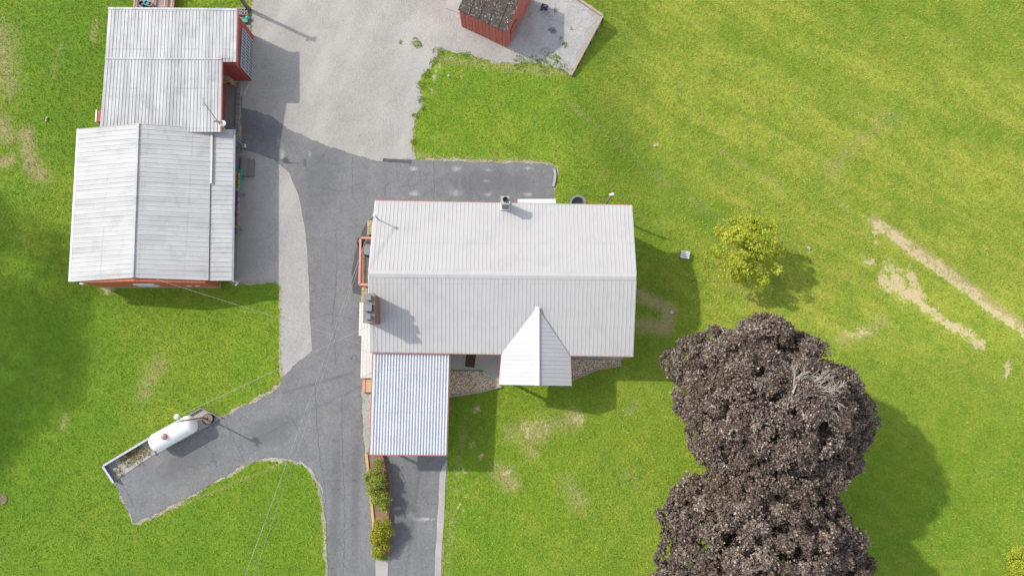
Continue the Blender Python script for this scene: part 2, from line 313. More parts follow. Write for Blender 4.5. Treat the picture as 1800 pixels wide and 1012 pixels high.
M = dict(
    lawn=m_grass(), blade=m_blade(), asphalt=m_asphalt(),
    gravel=m_gravel('gravel', (.33, .315, .295), (.42, .40, .37), (.42, .36, .30)),
    pgravel=m_gravel('path_gravel', (.34, .33, .315), (.42, .41, .39), (.42, .39, .35)),
    ash=m_gravel('ash_gravel', (.34, .335, .33), (.47, .46, .44), (.16, .16, .175)),
    concrete=simple('concrete', (.42, .41, .38), (.29, .28, .26), 1.2, 25, .85),
    dconcrete=simple('weathered_concrete', (.27, .26, .24), (.16, .155, .15), 1.6, 22, .85),
    newasphalt=simple('sealed_asphalt', (.065, .065, .07), (.095, .095, .10), 1.2, 40, .85),
    trench=simple('trench_patch', (.115, .115, .118), (.17, .17, .172), 3, 9, .85),
    crack=simple('crack_filler', (.065, .065, .068), (.12, .12, .12), 3, 40, .8),
    mroof=m_metal('house_roof_metal', (.45, .44, .432), (.40, .39, .385), 0, .5),
    proof=m_metal('porch_roof_metal', (.47, .47, .475), (.42, .42, .43), 1, .4),
    b1roof=m_metal('old_galvanised_roof', (.52, .515, .515), (.31, .315, .325), 0, .95, .5),
    b2roof=m_metal('galvanised_roof', (.49, .485, .485), (.34, .34, .345), 1, .8, .5),
    croof=m_metal('carport_metal', (.60, .615, .64), (.46, .48, .52), 0, .5, .5),
    white=simple('white_metal', (.78, .79, .80), (.66, .67, .68), 1.5, 20, .4),
    trim=simple('rose_trim', (.48, .20, .17), (.38, .15, .13), 2, 20, .6),
    red=m_siding('red_metal_siding', (.34, .06, .05), (.26, .045, .035), .23),
    redwood=m_siding('red_board_siding', (.50, .135, .115), (.40, .105, .09), .27),
    rust=m_siding('russet_siding', (.42, .12, .055), (.34, .09, .04), .23),
    house=m_siding('house_siding', (.55, .50, .42), (.48, .43, .36), .2, False),
    brick=simple('brick', (.30, .12, .08), (.19, .08, .055), 4, 14, .85, bstr=.6),
    stone=simple('tan_stone', (.55, .46, .28), (.34, .23, .09), 5, 11, .9, bstr=.8),
    pink=simple('salmon_paint', (.62, .28, .22), (.52, .22, .17), 3, 20, .6),
    deck=m_planks('deck_boards', (.30, .25, .18), (.20, .165, .12), .14, 1),
    gdeck=m_planks('grey_deck_boards', (.26, .25, .255), (.18, .17, .175), .14, 0),
    wdeck=m_planks('white_walk_boards', (.68, .66, .62), (.60, .58, .54), .2, 0, (.35, .34, .33)),
    pdeck=m_planks('pinkish_deck_boards', (.38, .30, .29), (.30, .23, .23), .14, 1),
    ywood=simple('fresh_lumber', (.60, .40, .20), (.48, .29, .13), 2, 14, .7),
    wood=simple('weathered_wood', (.23, .19, .16), (.14, .11, .09), 2, 14, .8),
    log=simple('firewood', (.45, .28, .13), (.30, .17, .08), 4, 16, .8),
    bluewood=simple('blue_grey_paint', (.17, .22, .27), (.11, .15, .19), 2, 14, .7),
    black=simple('black_enamel', (.02, .02, .022), (.035, .035, .038), 3, 20, .4),
    grey=simple('grey_metal', (.22, .235, .26), (.15, .16, .18), 3, 20, .45),
    glass=simple('window_glass', (.03, .045, .055), (.04, .06, .07), .5, 2, .08, bstr=0),
    rustm=simple('rusty_steel', (.26, .19, .14), (.14, .10, .075), 5, 20, .85),
    tank=simple('tank_paint', (.82, .83, .84), (.74, .75, .76), 1, 12, .35, bstr=.03),
    dome=simple('faded_red_plastic', (.42, .21, .21), (.34, .16, .16), 2, 20, .5),
    bark=simple('bark', (.12, .095, .075), (.06, .048, .04), 3, 16, .9, bstr=.8),
    deadwood=simple('bare_grey_wood', (.42, .38, .32), (.36, .32, .28), 3, 16, .8),
    mulch=simple('mulch', (.17, .085, .055), (.30, .20, .14), 5, 22, .95, bstr=.8),
    shingle=m_shingle(), pebble=m_pebble(),
    lilac=simple('faded_white_paint', (.50, .49, .52), (.40, .39, .43), 3, 20, .6),
    fringe=m_gravel('verge_soil', (.34, .29, .22), (.46, .40, .31), (.24, .25, .10)),
    green=simple('green_tarpaulin', (.04, .30, .20), (.03, .22, .15), 2, 12, .5),
    blue=simple('blue_tarpaulin', (.02, .09, .40), (.02, .06, .28), 2, 12, .5),
    teal=simple('teal_plastic', (.05, .38, .42), (.04, .28, .32), 2, 12, .4),
    mat=simple('brown_doormat', (.085, .05, .04), (.06, .035, .03), 6, 40, .95),
    rock=simple('pale_rock', (.50, .48, .45), (.36, .34, .31), 3, 16, .9, bstr=.6),
    block=simple('concrete_block', (.42, .38, .35), (.30, .27, .25), 4, 20, .9),
    wire=simple('aluminium_cable', (.42, .40, .38), (.16, .155, .15), 2, 8, .5),
    edge=simple('timber_edging', (.42, .34, .27), (.28, .22, .18), 3, 14, .85),
    yard=simple('yellow_boards', (.50, .32, .09), (.36, .22, .07), 3, 14, .8),
    purple=m_leaf('purple_maple_leaves', (.066, .046, .038), (.190, .140, .115), (.50, .41, .34), .42, .5, .12),
    gold=m_leaf('golden_leaves', (.22, .32, .025), (.50, .54, .06), (.82, .74, .14), .6, .3),
    shrubleaf=m_leaf('shrub_leaves', (.12, .19, .03), (.36, .42, .07), (.62, .55, .16), .6, .3),
    shrubyellow=m_leaf('yellow_shrub_leaves', (.14, .20, .02), (.42, .42, .05), (.65, .52, .07), .6, .3),
    green_leaf=m_leaf('green_leaves', (.03, .06, .012), (.06, .11, .02), (.10, .16, .03), .6, .3),
    dryweed=m_leaf('dry_weed_leaves', (.12, .18, .03), (.36, .30, .09), (.45, .28, .12), .7, .2),
    weed=m_leaf('weed_leaves', (.10, .20, .02), (.22, .34, .04), (.42, .42, .10), .7, .2),
)

# ------------------------------------------------------------------ polygons of the setting
def sheet_poly(name, pix, mat, z, amp=.07, step=.15, kind='structure', parent=None, zbot=None, grow=0):
    pts = [P(u, v) for u, v in pix]; out = []; n0_ = len(pts)
    sg = 1 if sum(pts[i].x * pts[(i + 1) % n0_].y - pts[(i + 1) % n0_].x * pts[i].y for i in range(n0_)) < 0 else -1
    for i in range(len(pts)):
        a, b = pts[i], pts[(i + 1) % len(pts)]; L = (b - a).length; n = max(1, int(L / step)); nn = Vector((-(b - a).y, (b - a).x, 0)).normalized()
        ph = random.random() * 100
        for k in range(n):
            t = k / n; s_ = math.sin(math.pi * t) ** .4 if amp else 0; q = t * L
            d = amp * s_ * (math.sin(q * 1.3 + ph) * .5 + math.sin(q * 3.7 + ph * 2) * .35 + random.uniform(-1, 1) * .45)
            p = a.lerp(b, t) + nn * (d + sg * grow); out.append((p.x, p.y))
    mb = MB()
    if zbot is None:
        A = sum(out[i][0] * out[(i + 1) % len(out)][1] - out[(i + 1) % len(out)][0] * out[i][1] for i in range(len(out)))
        if A < 0: out = out[::-1]
        mb.add([(x, y, z) for x, y in out], [tuple(range(len(out)))])
    else: mb.prism(out, zbot, z)
    o = mb.build(name, mat, parent)
    if kind and not parent: o['kind'] = kind
    return o
DRIVE = [(578, 1060), (576, 1000), (573, 940), (569, 885), (563, 855), (548, 828), (530, 812), (510, 806), (470, 805), (430, 816), (392, 838), (340, 868), (290, 894), (237, 919), (218, 880), (203, 850),
         (212, 838), (240, 815), (275, 796), (320, 772), (365, 748), (384, 734), (412, 722), (445, 708), (478, 690), (492, 678), (498, 660), (522, 637), (547, 616), (544, 575), (541, 520), (538, 450), (531, 395), (521, 345), (506, 308),
         (480, 285), (450, 273), (424, 265), (424, 190), (452, 195), (482, 208), (510, 228), (545, 245), (585, 260), (622, 272), (645, 278), (675, 283), (700, 280), (765, 283), (830, 285), (900, 286), (958, 289), (973, 293), (978, 300),
         (974, 320), (972, 335), (972, 420), (740, 420), (700, 560), (650, 640), (634, 690), (637, 760), (641, 800), (646, 850), (652, 900), (657, 950), (660, 985), (661, 1060)]
LOT = [(452, -140), (446, 0), (441, 14), (441, 140), (424, 150), (422, 200), (440, 215), (520, 255), (640, 295), (722, 290), (728, 268), (726, 235), (733, 205), (744, 172), (738, 152), (752, 122), (762, 104), (774, 90),
       (800, 94), (832, 98), (862, 109), (902, 114), (940, 111), (972, 114), (1001, 133), (1057, 29), (1010, -2), (900, -140)]
PATH = [(418, 262), (450, 270), (482, 282), (509, 305), (525, 345), (535, 395), (542, 450), (545, 520), (548, 575), (551, 617), (520, 645), (497, 664), (494, 600), (495, 545), (496, 505), (488, 496), (405, 496), (405, 262)]
CARDRIVE = [(680, 1060), (682, 985), (683, 900), (683, 850), (676, 815), (662, 780), (652, 640), (790, 640), (788, 800), (777, 820), (772, 850), (768, 920), (765, 985), (764, 1060)]
CSTRIP = [(764, 1060), (765, 985), (768, 920), (772, 850), (773, 832), (786, 806), (783, 850), (780, 920), (776, 985), (775, 1060)]
PAD = [(258, 771), (352, 717), (388, 735), (368, 748), (272, 799)]
WEEDY = [(182, 820), (259, 773), (274, 797), (212, 838), (202, 848)]

def inpoly(x, y, poly):
    r = np.zeros(len(x), bool); n = len(poly)
    for i in range(n):
        x0, y0 = poly[i]; x1, y1 = poly[(i + 1) % n]
        if y0 == y1: continue
        c = ((y0 > y) != (y1 > y)) & (x < (x1 - x0) * (y - y0) / (y1 - y0) + x0); r ^= c
    return r
# --- ground sheet
def axis(lo, hi, st, far):
    a = list(np.arange(lo, hi + st / 2, st)); x, s_ = hi, st
    R_, L_ = [], []
    while x < far: s_ *= 1.35; x += s_; R_.append(x)
    x, s_ = lo, st
    while x > -far: s_ *= 1.35; x -= s_; L_.append(x)
    return np.array(L_[::-1] + a + R_)
gx, gy = axis(-38, 40, .22, 1500), axis(-18, 32, .22, 1500)
X, Y = np.meshgrid(gx, gy); xf, yf = X.ravel(), Y.ravel()
zf = g(xf, yf)
far_ = np.clip((np.hypot(xf, yf) - 60) / 400, 0, 1); zf = zf + far_ * 6 * np.sin(xf * .006 + 1) * np.cos(yf * .005)
def seg_mask(pts, width):
    m = np.zeros(len(xf)); W = [G(u, v) for u, v in pts]
    if len(W) == 1: return np.clip(1 - np.hypot(xf - W[0].x, yf - W[0].y) / width, 0, 1)
    for a, b in zip(W[:-1], W[1:]):
        dx, dy = b.x - a.x, b.y - a.y; t = np.clip(((xf - a.x) * dx + (yf - a.y) * dy) / (dx * dx + dy * dy), 0, 1)
        m = np.maximum(m, np.clip(1 - np.hypot(xf - a.x - t * dx, yf - a.y - t * dy) / width, 0, 1))
    return m
pale = sm((xf - 1) / 14) * sm((yf + 6) / 10) * .8 + .2 * sm((xf - 1) / 8); soil = np.zeros(len(xf)); dry = np.zeros(len(xf)); deep = np.zeros(len(xf))
for pts, w_, k in [([(1538, 394), (1600, 442), (1700, 514), (1830, 610)], .30, 1.15), ([(1545, 392), (1600, 428)], .5, .85), ([(1612, 442), (1640, 462)], .5, .8), ([(1650, 462), (1720, 520)], .5, .72), ([(1735, 540), (1800, 580)], .6, .82),
                   ([(1480, 357), (1538, 392)], .16, .75), ([(1538, 392), (1540, 425)], .3, .85), ([(1565, 470), (1580, 500)], .9, .9), ([(1553, 492), (1600, 520), (1640, 550)], .85, 1.0), ([(1600, 480), (1612, 515)], .8, .9),
                   ([(1640, 550), (1690, 580), (1722, 605)], .65, .9), ([(1515, 455), (1535, 462)], .5, .75), ([(1775, 640), (1768, 660)], .45, .8), ([(1152, 258)], .4, .8), ([(770, 118)], .5, .85),
                   ([(765, 138)], .4, .8), ([(760, 160)], .35, .8), ([(183, 506), (192, 508)], .45, .95), ([(1003, 735), (1020, 740)], .6, .55), ([(835, 720)], .45, .8), ([(832, 783)], .35, .75), ([(846, 802)], .35, .75), ([(808, 830), (816, 829)], .35, .75), ([(810, 857)], .3, .75), ([(822, 868)], .3, .7), ([(808, 886)], .3, .75), ([(813, 900)], .3, .7), ([(915, 765), (935, 745), (960, 755)], .9, .52), ([(893, 826), (900, 822)], .6, .6), ([(905, 850)], .5, .6), ([(1480, 590), (1530, 580)], .5, .6), ([(1423, 440)], .35, .9)]:
    soil = np.maximum(soil, seg_mask(pts, w_) * k)
for pts, w_, k in [([(1130, 520), (1178, 545), (1170, 575), (1125, 570)], 1.0, 1.15), ([(45, 235), (55, 290), (75, 308)], 1.1, 1.1), ([(5, 215), (15, 240)], 1.2, 1.0), ([(5, 285), (20, 280)], .8, 1.1), ([(0, 60), (10, 150)], 2.6, .8),
                   ([(170, 40), (165, 70)], .7, .7), ([(110, 80), (90, 140)], 1.0, .5), ([(1000, 740), (900, 760)], 1.8, .7), ([(940, 760)], 1.7, .95), ([(1010, 732)], 1.2, .9), ([(935, 790)], 1.2, .85), ([(880, 830), (900, 850)], 1.5, .8), ([(1000, 850), (1020, 880)], 1.6, .7), ([(1110, 840)], 1.5, .6), ([(1100, 725), (1120, 710)], .8, .6), ([(280, 640), (250, 690)], 1.6, .7), ([(115, 730), (112, 750)], .5, .8),
                   ([(1000, 180), (1270, 390), (1400, 430)], 1.0, .5), ([(1240, 250), (1380, 330)], .6, .5), ([(1430, 300), (1540, 440)], .5, .5), ([(750, 100), (900, 118), (990, 128)], .8, .75), ([(728, 190), (722, 270), (760, 278), (960, 286)], .5, .8),
                   ([(820, 720), (800, 860), (785, 1010)], .7, .55), ([(1460, 300), (1560, 200)], 2, .5), ([(1270, 470), (1330, 530)], 1.3, .55), ([(1480, 600), (1560, 560)], 1.2, .6),
                   ([(498, 505), (500, 650)], .25, .8), ([(563, 850), (577, 1010)], .28, .8), ([(410, 722), (490, 682)], .3, .8), ([(240, 920), (510, 808)], .22, .8), ([(1538, 388), (1600, 432), (1700, 502), (1830, 596)], .8, 1.3),
                   ([(440, 5), (441, 20)], .5, .9)]:
    dry = np.maximum(dry, seg_mask(pts, w_) * k)
for pts, w_, k in [([(60, 620), (40, 760), (0, 860)], 7, 1.0), ([(100, 130), (150, 200), (140, 30)], 4.0, .9), ([(1600, 0), (1800, 40)], 5, .7), ([(450, 860), (480, 960), (300, 990)], 6, .55), ([(1560, 800), (1560, 1000)], 7, .6),  # first stroke paints the soft far-left shade into the grass colour
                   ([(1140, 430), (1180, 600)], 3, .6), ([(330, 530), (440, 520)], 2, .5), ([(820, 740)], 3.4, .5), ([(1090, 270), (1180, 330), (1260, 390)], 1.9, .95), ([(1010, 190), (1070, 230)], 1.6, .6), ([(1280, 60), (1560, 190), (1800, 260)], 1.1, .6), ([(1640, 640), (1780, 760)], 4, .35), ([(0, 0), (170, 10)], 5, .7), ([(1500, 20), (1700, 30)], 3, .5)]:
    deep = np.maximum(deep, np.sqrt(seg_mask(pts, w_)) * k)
nx, ny = len(gx), len(gy); I = np.arange(nx * ny).reshape(ny, nx)
fc = np.stack([I[:-1, :-1], I[:-1, 1:], I[1:, 1:], I[1:, :-1]], -1).reshape(-1, 4)
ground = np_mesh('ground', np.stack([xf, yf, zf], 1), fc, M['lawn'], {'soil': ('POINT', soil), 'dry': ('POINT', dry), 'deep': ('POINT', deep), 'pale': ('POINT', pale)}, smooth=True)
ground['kind'] = 'structure'
sheet_poly('gravel_lot', LOT, M['gravel'], .012, .24)
drive = sheet_poly('driveway', DRIVE, M['asphalt'], .024, .09)
sheet_poly('gravel_path', PATH, M['pgravel'], .018, .10)
sheet_poly('carport_driveway', CARDRIVE, M['asphalt'], .020, .03)
sheet_poly('concrete_strip', CSTRIP, M['concrete'], .036, .03)
sheet_poly('sealed_patch', [(660, 375), (645, 392), (636, 408), (630, 425), (624, 445), (618, 480), (620, 515), (645, 522), (690, 515), (690, 400)], M['newasphalt'], .030, .03)
sheet_poly('concrete_walk', [(637, 686), (652, 684), (652, 796), (642, 796)], M['concrete'], .040, .01)
sheet_poly('concrete_apron', [(660, 984), (683, 984), (680, 1060), (662, 1060)], M['concrete'], .044, .01)
sheet_poly('concrete_curb', [(677, 804), (686, 826), (688, 870), (686, 982), (682, 982), (683, 870), (680, 830), (670, 806)], M['dconcrete'], .036, .01)
sheet_poly('light_verge', [(526, 808), (548, 824), (568, 862), (571, 880), (556, 838), (528, 813)], M['concrete'], .032, .05)
sheet_poly('tank_pad', PAD, M['concrete'], .05, .015)
sheet_poly('weedy_gravel', WEEDY, M['pgravel'], .045, .03)
sheet_poly('concrete_slab', [(782, 15), (812, 25), (830, -20), (800, -40)], M['concrete'], .04, .0)
sheet_poly('ash_ground', [(893, 84), (928, 30), (945, 0), (960, -20), (1005, 0), (1050, 30), (1000, 125), (950, 104)], M['ash'], .018, .25)
sheet_poly('path_edge', [(424, 262), (450, 269), (482, 281), (509, 304), (525, 344), (535, 394), (541, 450), (544, 520), (546, 575), (549, 617), (545, 617), (541, 560), (538, 500), (533, 440), (526, 392), (516, 345), (503, 312), (479, 289), (450, 276), (424, 268)],
           M['gravel'], .030, .03)
# cracks and seams
def cracks(lines, wd, z, parent):
    mb = MB()
    for ln in lines:
        pts = [P(u, v, z) for u, v in ln]; q = []
        for a, b in zip(pts[:-1], pts[1:]):
            n = max(2, int((b - a).length / .18)); q += [a.lerp(b, k / n) + Vector((random.uniform(-1, 1), random.uniform(-1, 1), 0)) * .045 for k in range(n)]
        q.append(pts[-1])
        for a, b in zip(q[:-1], q[1:]):
            d = (b - a).normalized(); n = Vector((-d.y, d.x, 0)) * wd * random.uniform(.35, .8)
            mb.add([a - n, b - n, b + n, a + n], [(0, 1, 2, 3)])
    return mb.build('crack', M['crack'], parent)
sheet_poly('verge', DRIVE, M['fringe'], .008, .16, grow=.15)
sheet_poly('path_verge', PATH, M['fringe'], .006, .14, grow=.12)
sheet_poly('carport_verge', CSTRIP, M['fringe'], .007, .06, grow=.05)
cracks([[(553, 672), (557, 740), (562, 800), (570, 850), (574, 930), (577, 1012)], [(620, 275), (618, 330), (622, 352)], [(763, 284), (763, 350)], [(538, 300), (560, 285), (575, 262)], [(575, 846), (640, 842)], [(600, 700), (602, 780), (606, 900), (603, 1010)],
        [(697, 290), (698, 318)], [(738, 300), (740, 325), (700, 328)], [(675, 345), (678, 325), (690, 318)], [(555, 330), (600, 336), (640, 320)], [(590, 400), (592, 470), (585, 560), (590, 640)], [(395, 740), (430, 812)], [(235, 890), (215, 850)],
        [(860, 300), (872, 292), (880, 310)], [(545, 560), (580, 552), (620, 560)], [(705, 820), (712, 845), (725, 850)]], .020, .0285, drive)
mb = MB(); q0 = None
for k in range(41):
    t = k / 40; a = P(497 + 125 * t, 691 - 37 * t, .0285); n_ = Vector((.28, .96, 0)) * random.uniform(.05, .13); q1_ = (a - n_, a + n_)
    if q0: mb.add([q0[0], q1_[0], q1_[1], q0[1]], [(0, 1, 2, 3)])
    q0 = q1_
mb.build('patched_trench', M['trench'], drive)

# ------------------------------------------------------------------ roof sheet with ribs
def lerp(a, b, t): return a.lerp(b, t)
def ribbed(mb, A, B, length, period, rw, rh, thick=.05, kind='rib', minor=0, jit=0):
    """A(t) and B(t): the two edges across the ribs' length; ribs run from A to B"""
    prof = []; n = max(1, round(length / period)); p = 1 / n
    for i in range(n):
        t0 = i * p; w_ = rw / length
        if kind == 'rib':
            prof += [(t0, 0), (t0 + p - w_ * 1.3, 0), (t0 + p - w_, rh), (t0 + p - w_ * .3, rh)]
            if minor: prof[-2:-2] = []; prof[-3:-3] = [(t0 + p * .45, 0), (t0 + p * .45 + w_ * .2, minor), (t0 + p * .45 + w_ * .5, 0)]
        elif kind == 'corr':
            prof += [(t0 + p * .02, 0), (t0 + p * .40, 0), (t0 + p * .52, rh), (t0 + p * .90, rh)]
    prof.append((1, 0)); top, bot = [], []
    for t, z in prof:
        a, b = A(t), B(t); e = .002
        t2 = min(max(t, e), 1 - e); tan = A(t2 + e) + B(t2 + e) - A(t2 - e) - B(t2 - e); nr = tan.cross(b - a)
        if nr.length < 1e-9: nr = Vector((0, 0, 1))
        nr.normalize(); nr = nr if nr.z > 0 else -nr
        top.append((a + nr * z, b + nr * z)); bot.append((a - nr * thick, b - nr * thick))
    vs = []; fs = []
    for (a, b), (c, d) in zip(top, bot): vs += [a, b, c, d]
    for i in range(len(top) - 1):
        j = i * 4; k = j + 4
        fs += [(j, j + 1, k + 1, k), (j + 2, k + 2, k + 3, j + 3), (j, k, k + 2, j + 2), (j + 1, j + 3, k + 3, k + 1)]
    k = (len(top) - 1) * 4; fs += [(0, 2, 3, 1), (k, k + 1, k + 3, k + 2)]
    return mb.add(vs, fs)
def quad_roof(mb, a, b, c, d, *ar, **k):
    """a-b eave, d-c ridge; ribs run eave to ridge"""
    return ribbed(mb, lambda t: a.lerp(b, t), lambda t: d.lerp(c, t), (b - a).length, *ar, **k)
def trim(pts, w_, h_, dz=-.05):
    mb = MB()
    for a, b in zip(pts[:-1], pts[1:]): mb.beam(a + Vector((0, 0, dz)), b + Vector((0, 0, dz)), w_, h_)
    return mb
def window(parent, c, wd, ht, nrm, frame=M['white'], bars=1):
    """window on a wall: c centre on the wall face, nrm outward horizontal normal"""
    nrm = Vector(nrm).normalized(); s_ = Vector((-nrm.y, nrm.x, 0)); c = Vector(c); f = MB(); U = Vector((0, 0, 1))
    t = .07
    for k in (-1, 1):
        f.beam(c + s_ * k * wd / 2 - U * (ht / 2 + t / 2) + nrm * .03, c + s_ * k * wd / 2 + U * (ht / 2 + t / 2) + nrm * .03, t, .08, nrm)
        f.beam(c - s_ * (wd / 2 - t / 2) + U * k * ht / 2 + nrm * .03, c + s_ * (wd / 2 - t / 2) + U * k * ht / 2 + nrm * .03, .08, t)
    if bars: f.beam(c - s_ * (wd / 2 - t / 2) + nrm * .028, c + s_ * (wd / 2 - t / 2) + nrm * .028, .05, .04)
    w_ = f.build('window', frame, parent)
    g_ = MB(); g_.beam(c - s_ * (wd / 2 - t / 2) + nrm * .01, c + s_ * (wd / 2 - t / 2) + nrm * .01, .015, ht - t); g_.build('pane', M['glass'], w_)
    return w_
def gable_walls(cs, ze, zr, z0, axis_pts):
    """cs: 4 footprint corners (sw, se, ne, nw); gables on the w and e ends"""
    sw, se, ne, nw = [Vector((p.x, p.y, 0)) for p in cs]; Z = lambda p, z: (p.x, p.y, z)
    mw = (sw + nw) / 2; mE = (se + ne) / 2
    return MB().add([Z(sw, z0), Z(se, z0), Z(ne, z0), Z(nw, z0), Z(sw, ze), Z(se, ze), Z(ne, ze), Z(nw, ze), Z(mw, zr), Z(mE, zr)],
                    [(0, 1, 5, 4), (2, 3, 7, 6), (1, 2, 6, 9, 5), (3, 0, 4, 8, 7), (3, 2, 1, 0), (4, 5, 9, 8), (6, 7, 8, 9)])
def inset(corners, dx0, dx1, dy0, dy1):
    """corners sw,se,ne,nw shrink (w, e, s, n)"""
    sw, se, ne, nw = [Vector((p.x, p.y, 0)) for p in corners]
    ux = (se - sw).normalized(); uy = (nw - sw).normalized()
    return [sw + ux * dx0 + uy * dy0, se - ux * dx1 + uy * dy0, ne - ux * dx1 - uy * dy1, nw + ux * dx0 - uy * dy1]

# ------------------------------------------------------------------ main house
HE, HR = 3.0, 4.22
sw, se = P(650, 618, HE), P(1112, 626, HE); rw_, re_ = P(648, 481, HR), P(1118, 486, HR); nw, ne = P(660, 353, HE), P(1110, 361, HE)
house = thing('house', ((sw.x + se.x) / 2, (sw.y + ne.y) / 2, 0), 'long single storey house under a pale ribbed metal gable roof', 'house')
cs = inset([sw, se, ne, nw], .35, .35, .45, .45)
gable_walls(cs, HE - .12, HR - .10, -2.2, None).build('wall', M['house'], house)
mb = MB(); quad_roof(mb, sw, se, re_, rw_, .232, .035, .017, .05); quad_roof(mb, nw, ne, re_, rw_, .232, .035, .017, .05)
roof = mb.build('roof', M['mroof'], house)
mb = MB(); up = Vector((0, 0, .035))
for s_, q in ((-1, (sw, se)), (1, (nw, ne))):
    e0, e1 = rw_.lerp(q[0], .045), re_.lerp(q[1], .045); mb.add([rw_ + up * 1.0, re_ + up * 1.0, e1 + up * .85, e0 + up * .85], [(0, 1, 2, 3) if s_ > 0 else (0, 3, 2, 1)][:1])
mb.add([rw_ + up * 1.5, rw_.lerp(sw, .045), rw_.lerp(nw, .045)], [(0, 1, 2)]); mb.build('ridge_cap', M['mroof'], roof)
fs_ = Vector((0, -.02, -.07)); fn = Vector((0, .02, -.07))
MB().beam(sw + fs_, se + fs_, .05, .13).build('fascia', M['trim'], house)
MB().beam(nw + fn, ne + fn, .05, .13).build('fascia', M['trim'], house)
for a, b, c, sx_ in ((sw, rw_, nw, -.02), (se, re_, ne, .02)):
    o_ = Vector((sx_, 0, -.09)); MB().beam(a + o_, b + o_, .04, .14).beam(c + o_, b + o_, .04, .14).build('rake_board', M['white'], house)
# porch gable over the front door
E = 2.97; PR = 3.86
ap, fr = P(944, 539, PR), P(944, 677, PR); vl, vr = P(882, 621, 3.04), P(1002, 625, 3.04); fl, fR = P(877, 676, E), P(1004, 678, E)
def path2(a, b, c):
    L1, L2 = abs(a.y - b.y), abs(b.y - c.y); k = L1 / (L1 + L2)
    return (lambda t: a.lerp(b, t / k) if t < k else b.lerp(c, (t - k) / (1 - k)))
mb = MB(); ribbed(mb, path2(ap, vl, fl), lambda t: ap.lerp(fr, t), ap.y - fr.y, .232, .035, .02, .04)
ribbed(mb, path2(ap, vr, fR), lambda t: ap.lerp(fr, t), ap.y - fr.y, .232, .035, .02, .04)
pr = mb.build('porch_roof', M['proof'], house)
MB().beam(ap + up * .7, fr + up * .7, .26, .03).build('ridge_cap', M['white'], pr)
mb = MB().add([(fl.x + .12, fl.y + .15, E - .1), (fR.x - .12, fR.y + .15, E - .1), (fr.x, fr.y + .15, PR - .1), (fl.x + .12, fl.y + .25, E - .1), (fR.x - .12, fR.y + .25, E - .1), (fr.x, fr.y + .25, PR - .1)],
              [(0, 1, 2), (5, 4, 3), (0, 3, 4, 1), (1, 4, 5, 2), (2, 5, 3, 0)])
mb.build('porch_gable', M['house'], house)
MB().beam(fl + Vector((-.02, .0, -.06)), vl + Vector((-.02, 0, -.06)), .05, .12).build('fascia', M['trim'], house)
MB().beam(fR + Vector((.02, 0, -.06)), vr + Vector((.02, 0, -.06)), .05, .12).build('fascia', M['trim'], house)
for p in (fl, fR):
    s_ = 1 if p is fl else -1
    MB().box((p.x + s_ * .25, p.y + .28, 1.42), (.14, .14, 2.84)).build('porch_post', M['white'], house)
sy = cs[0].y
for u in (-7.2, -4.6, 4.6, 6.4):
    window(house, (u, cs[0].y + (cs[1].y - cs[0].y) * (u - cs[0].x) / (cs[1].x - cs[0].x), 1.6), 1.2, 1.2, (0, -1, 0))
for yy in (2.5, 7.0): window(house, (cs[1].x + .02, yy, 1.5), 1.0, 1.2, (1, 0, 0))
d_ = MB().box((1.5, cs[0].y + (cs[1].y - cs[0].y) * .55 - .02, 1.03), (.95, .06, 2.05)).build('door', M['trim'], house)
MB().box((1.86, cs[0].y + (cs[1].y - cs[0].y) * .55 - .08, 1.0), (.04, .06, .12)).build('handle', M['grey'], d_)
# shapes on the north side
mb = MB(); a, b = P(910, 350, .9 + 1.2), P(977, 351, .9 + 1.2); c = P(977, 362, 2.3); d = P(910, 361, 2.3)
b.y = a.y; quad_roof(mb, a, b, Vector((b.x, a.y - .5, 2.25)), Vector((a.x, a.y - .5, 2.25)), .25, .05, .02, .03)
one(mb, 'awning', M['white'], 'narrow white metal awning sticking out from under the back eave of the long house', 'awning')
mb = MB(); c = P(1015, 358, .1 + 0); cc = Vector((c.x, c.y - .05, float(g(c.x, c.y)) - .02))
mb.lathe(cc, [(.44, 0), (.50, .55), (.52, .62), (.40, .62), (.37, .1), (.02, .08)], 28)
one(mb, 'tub', M['grey'], 'round grey tub half hidden under the back eave, right of the white awning', 'tub', smooth=False)
# chimneys
ch = thing('chimney', (P(888, 366, 3.1).x, P(888, 366, 3.1).y, 3.0), 'small square block chimney standing at the back eave of the long house', 'chimney')
c = P(888, 367, 3.15); hh = 1.35
MB().box((c.x, c.y + .18, 3.0 + hh / 2), (.42, .42, hh + .2)).build('stack', M['dconcrete'], ch, bevel=.01)
MB().box((c.x, c.y + .18, 3.0 + hh + .14), (.50, .50, .08)).build('cap', M['concrete'], ch)
MB().lathe((c.x + .02, c.y + .2, 3 + hh + .18), [(.15, 0), (.15, .14), (.11, .14), (.10, .02)], 16).build('flue', M['black'], ch)
MB().box((c.x, c.y + .18, 3.13), (.58, .56, .10), rx=R(-16)).build('flashing', M['white'], ch)
zt = 5.25; a = P(641, 517, zt); b = P(657, 566, zt); cx, cy = (a.x + b.x) / 2, (a.y + b.y) / 2; lx, ly = b.x - a.x, a.y - b.y
bc = thing('brick_chimney', (cx, cy, 0), 'big long brick chimney with three flues against the left end of the long house', 'chimney')
MB().box((cx, cy, zt / 2 - .03), (lx, ly, zt - .06)).build('stack', M['brick'], bc)
MB().box((cx, cy, zt), (lx + .10, ly + .10, .12)).build('crown', M['dconcrete'], bc, bevel=.02)
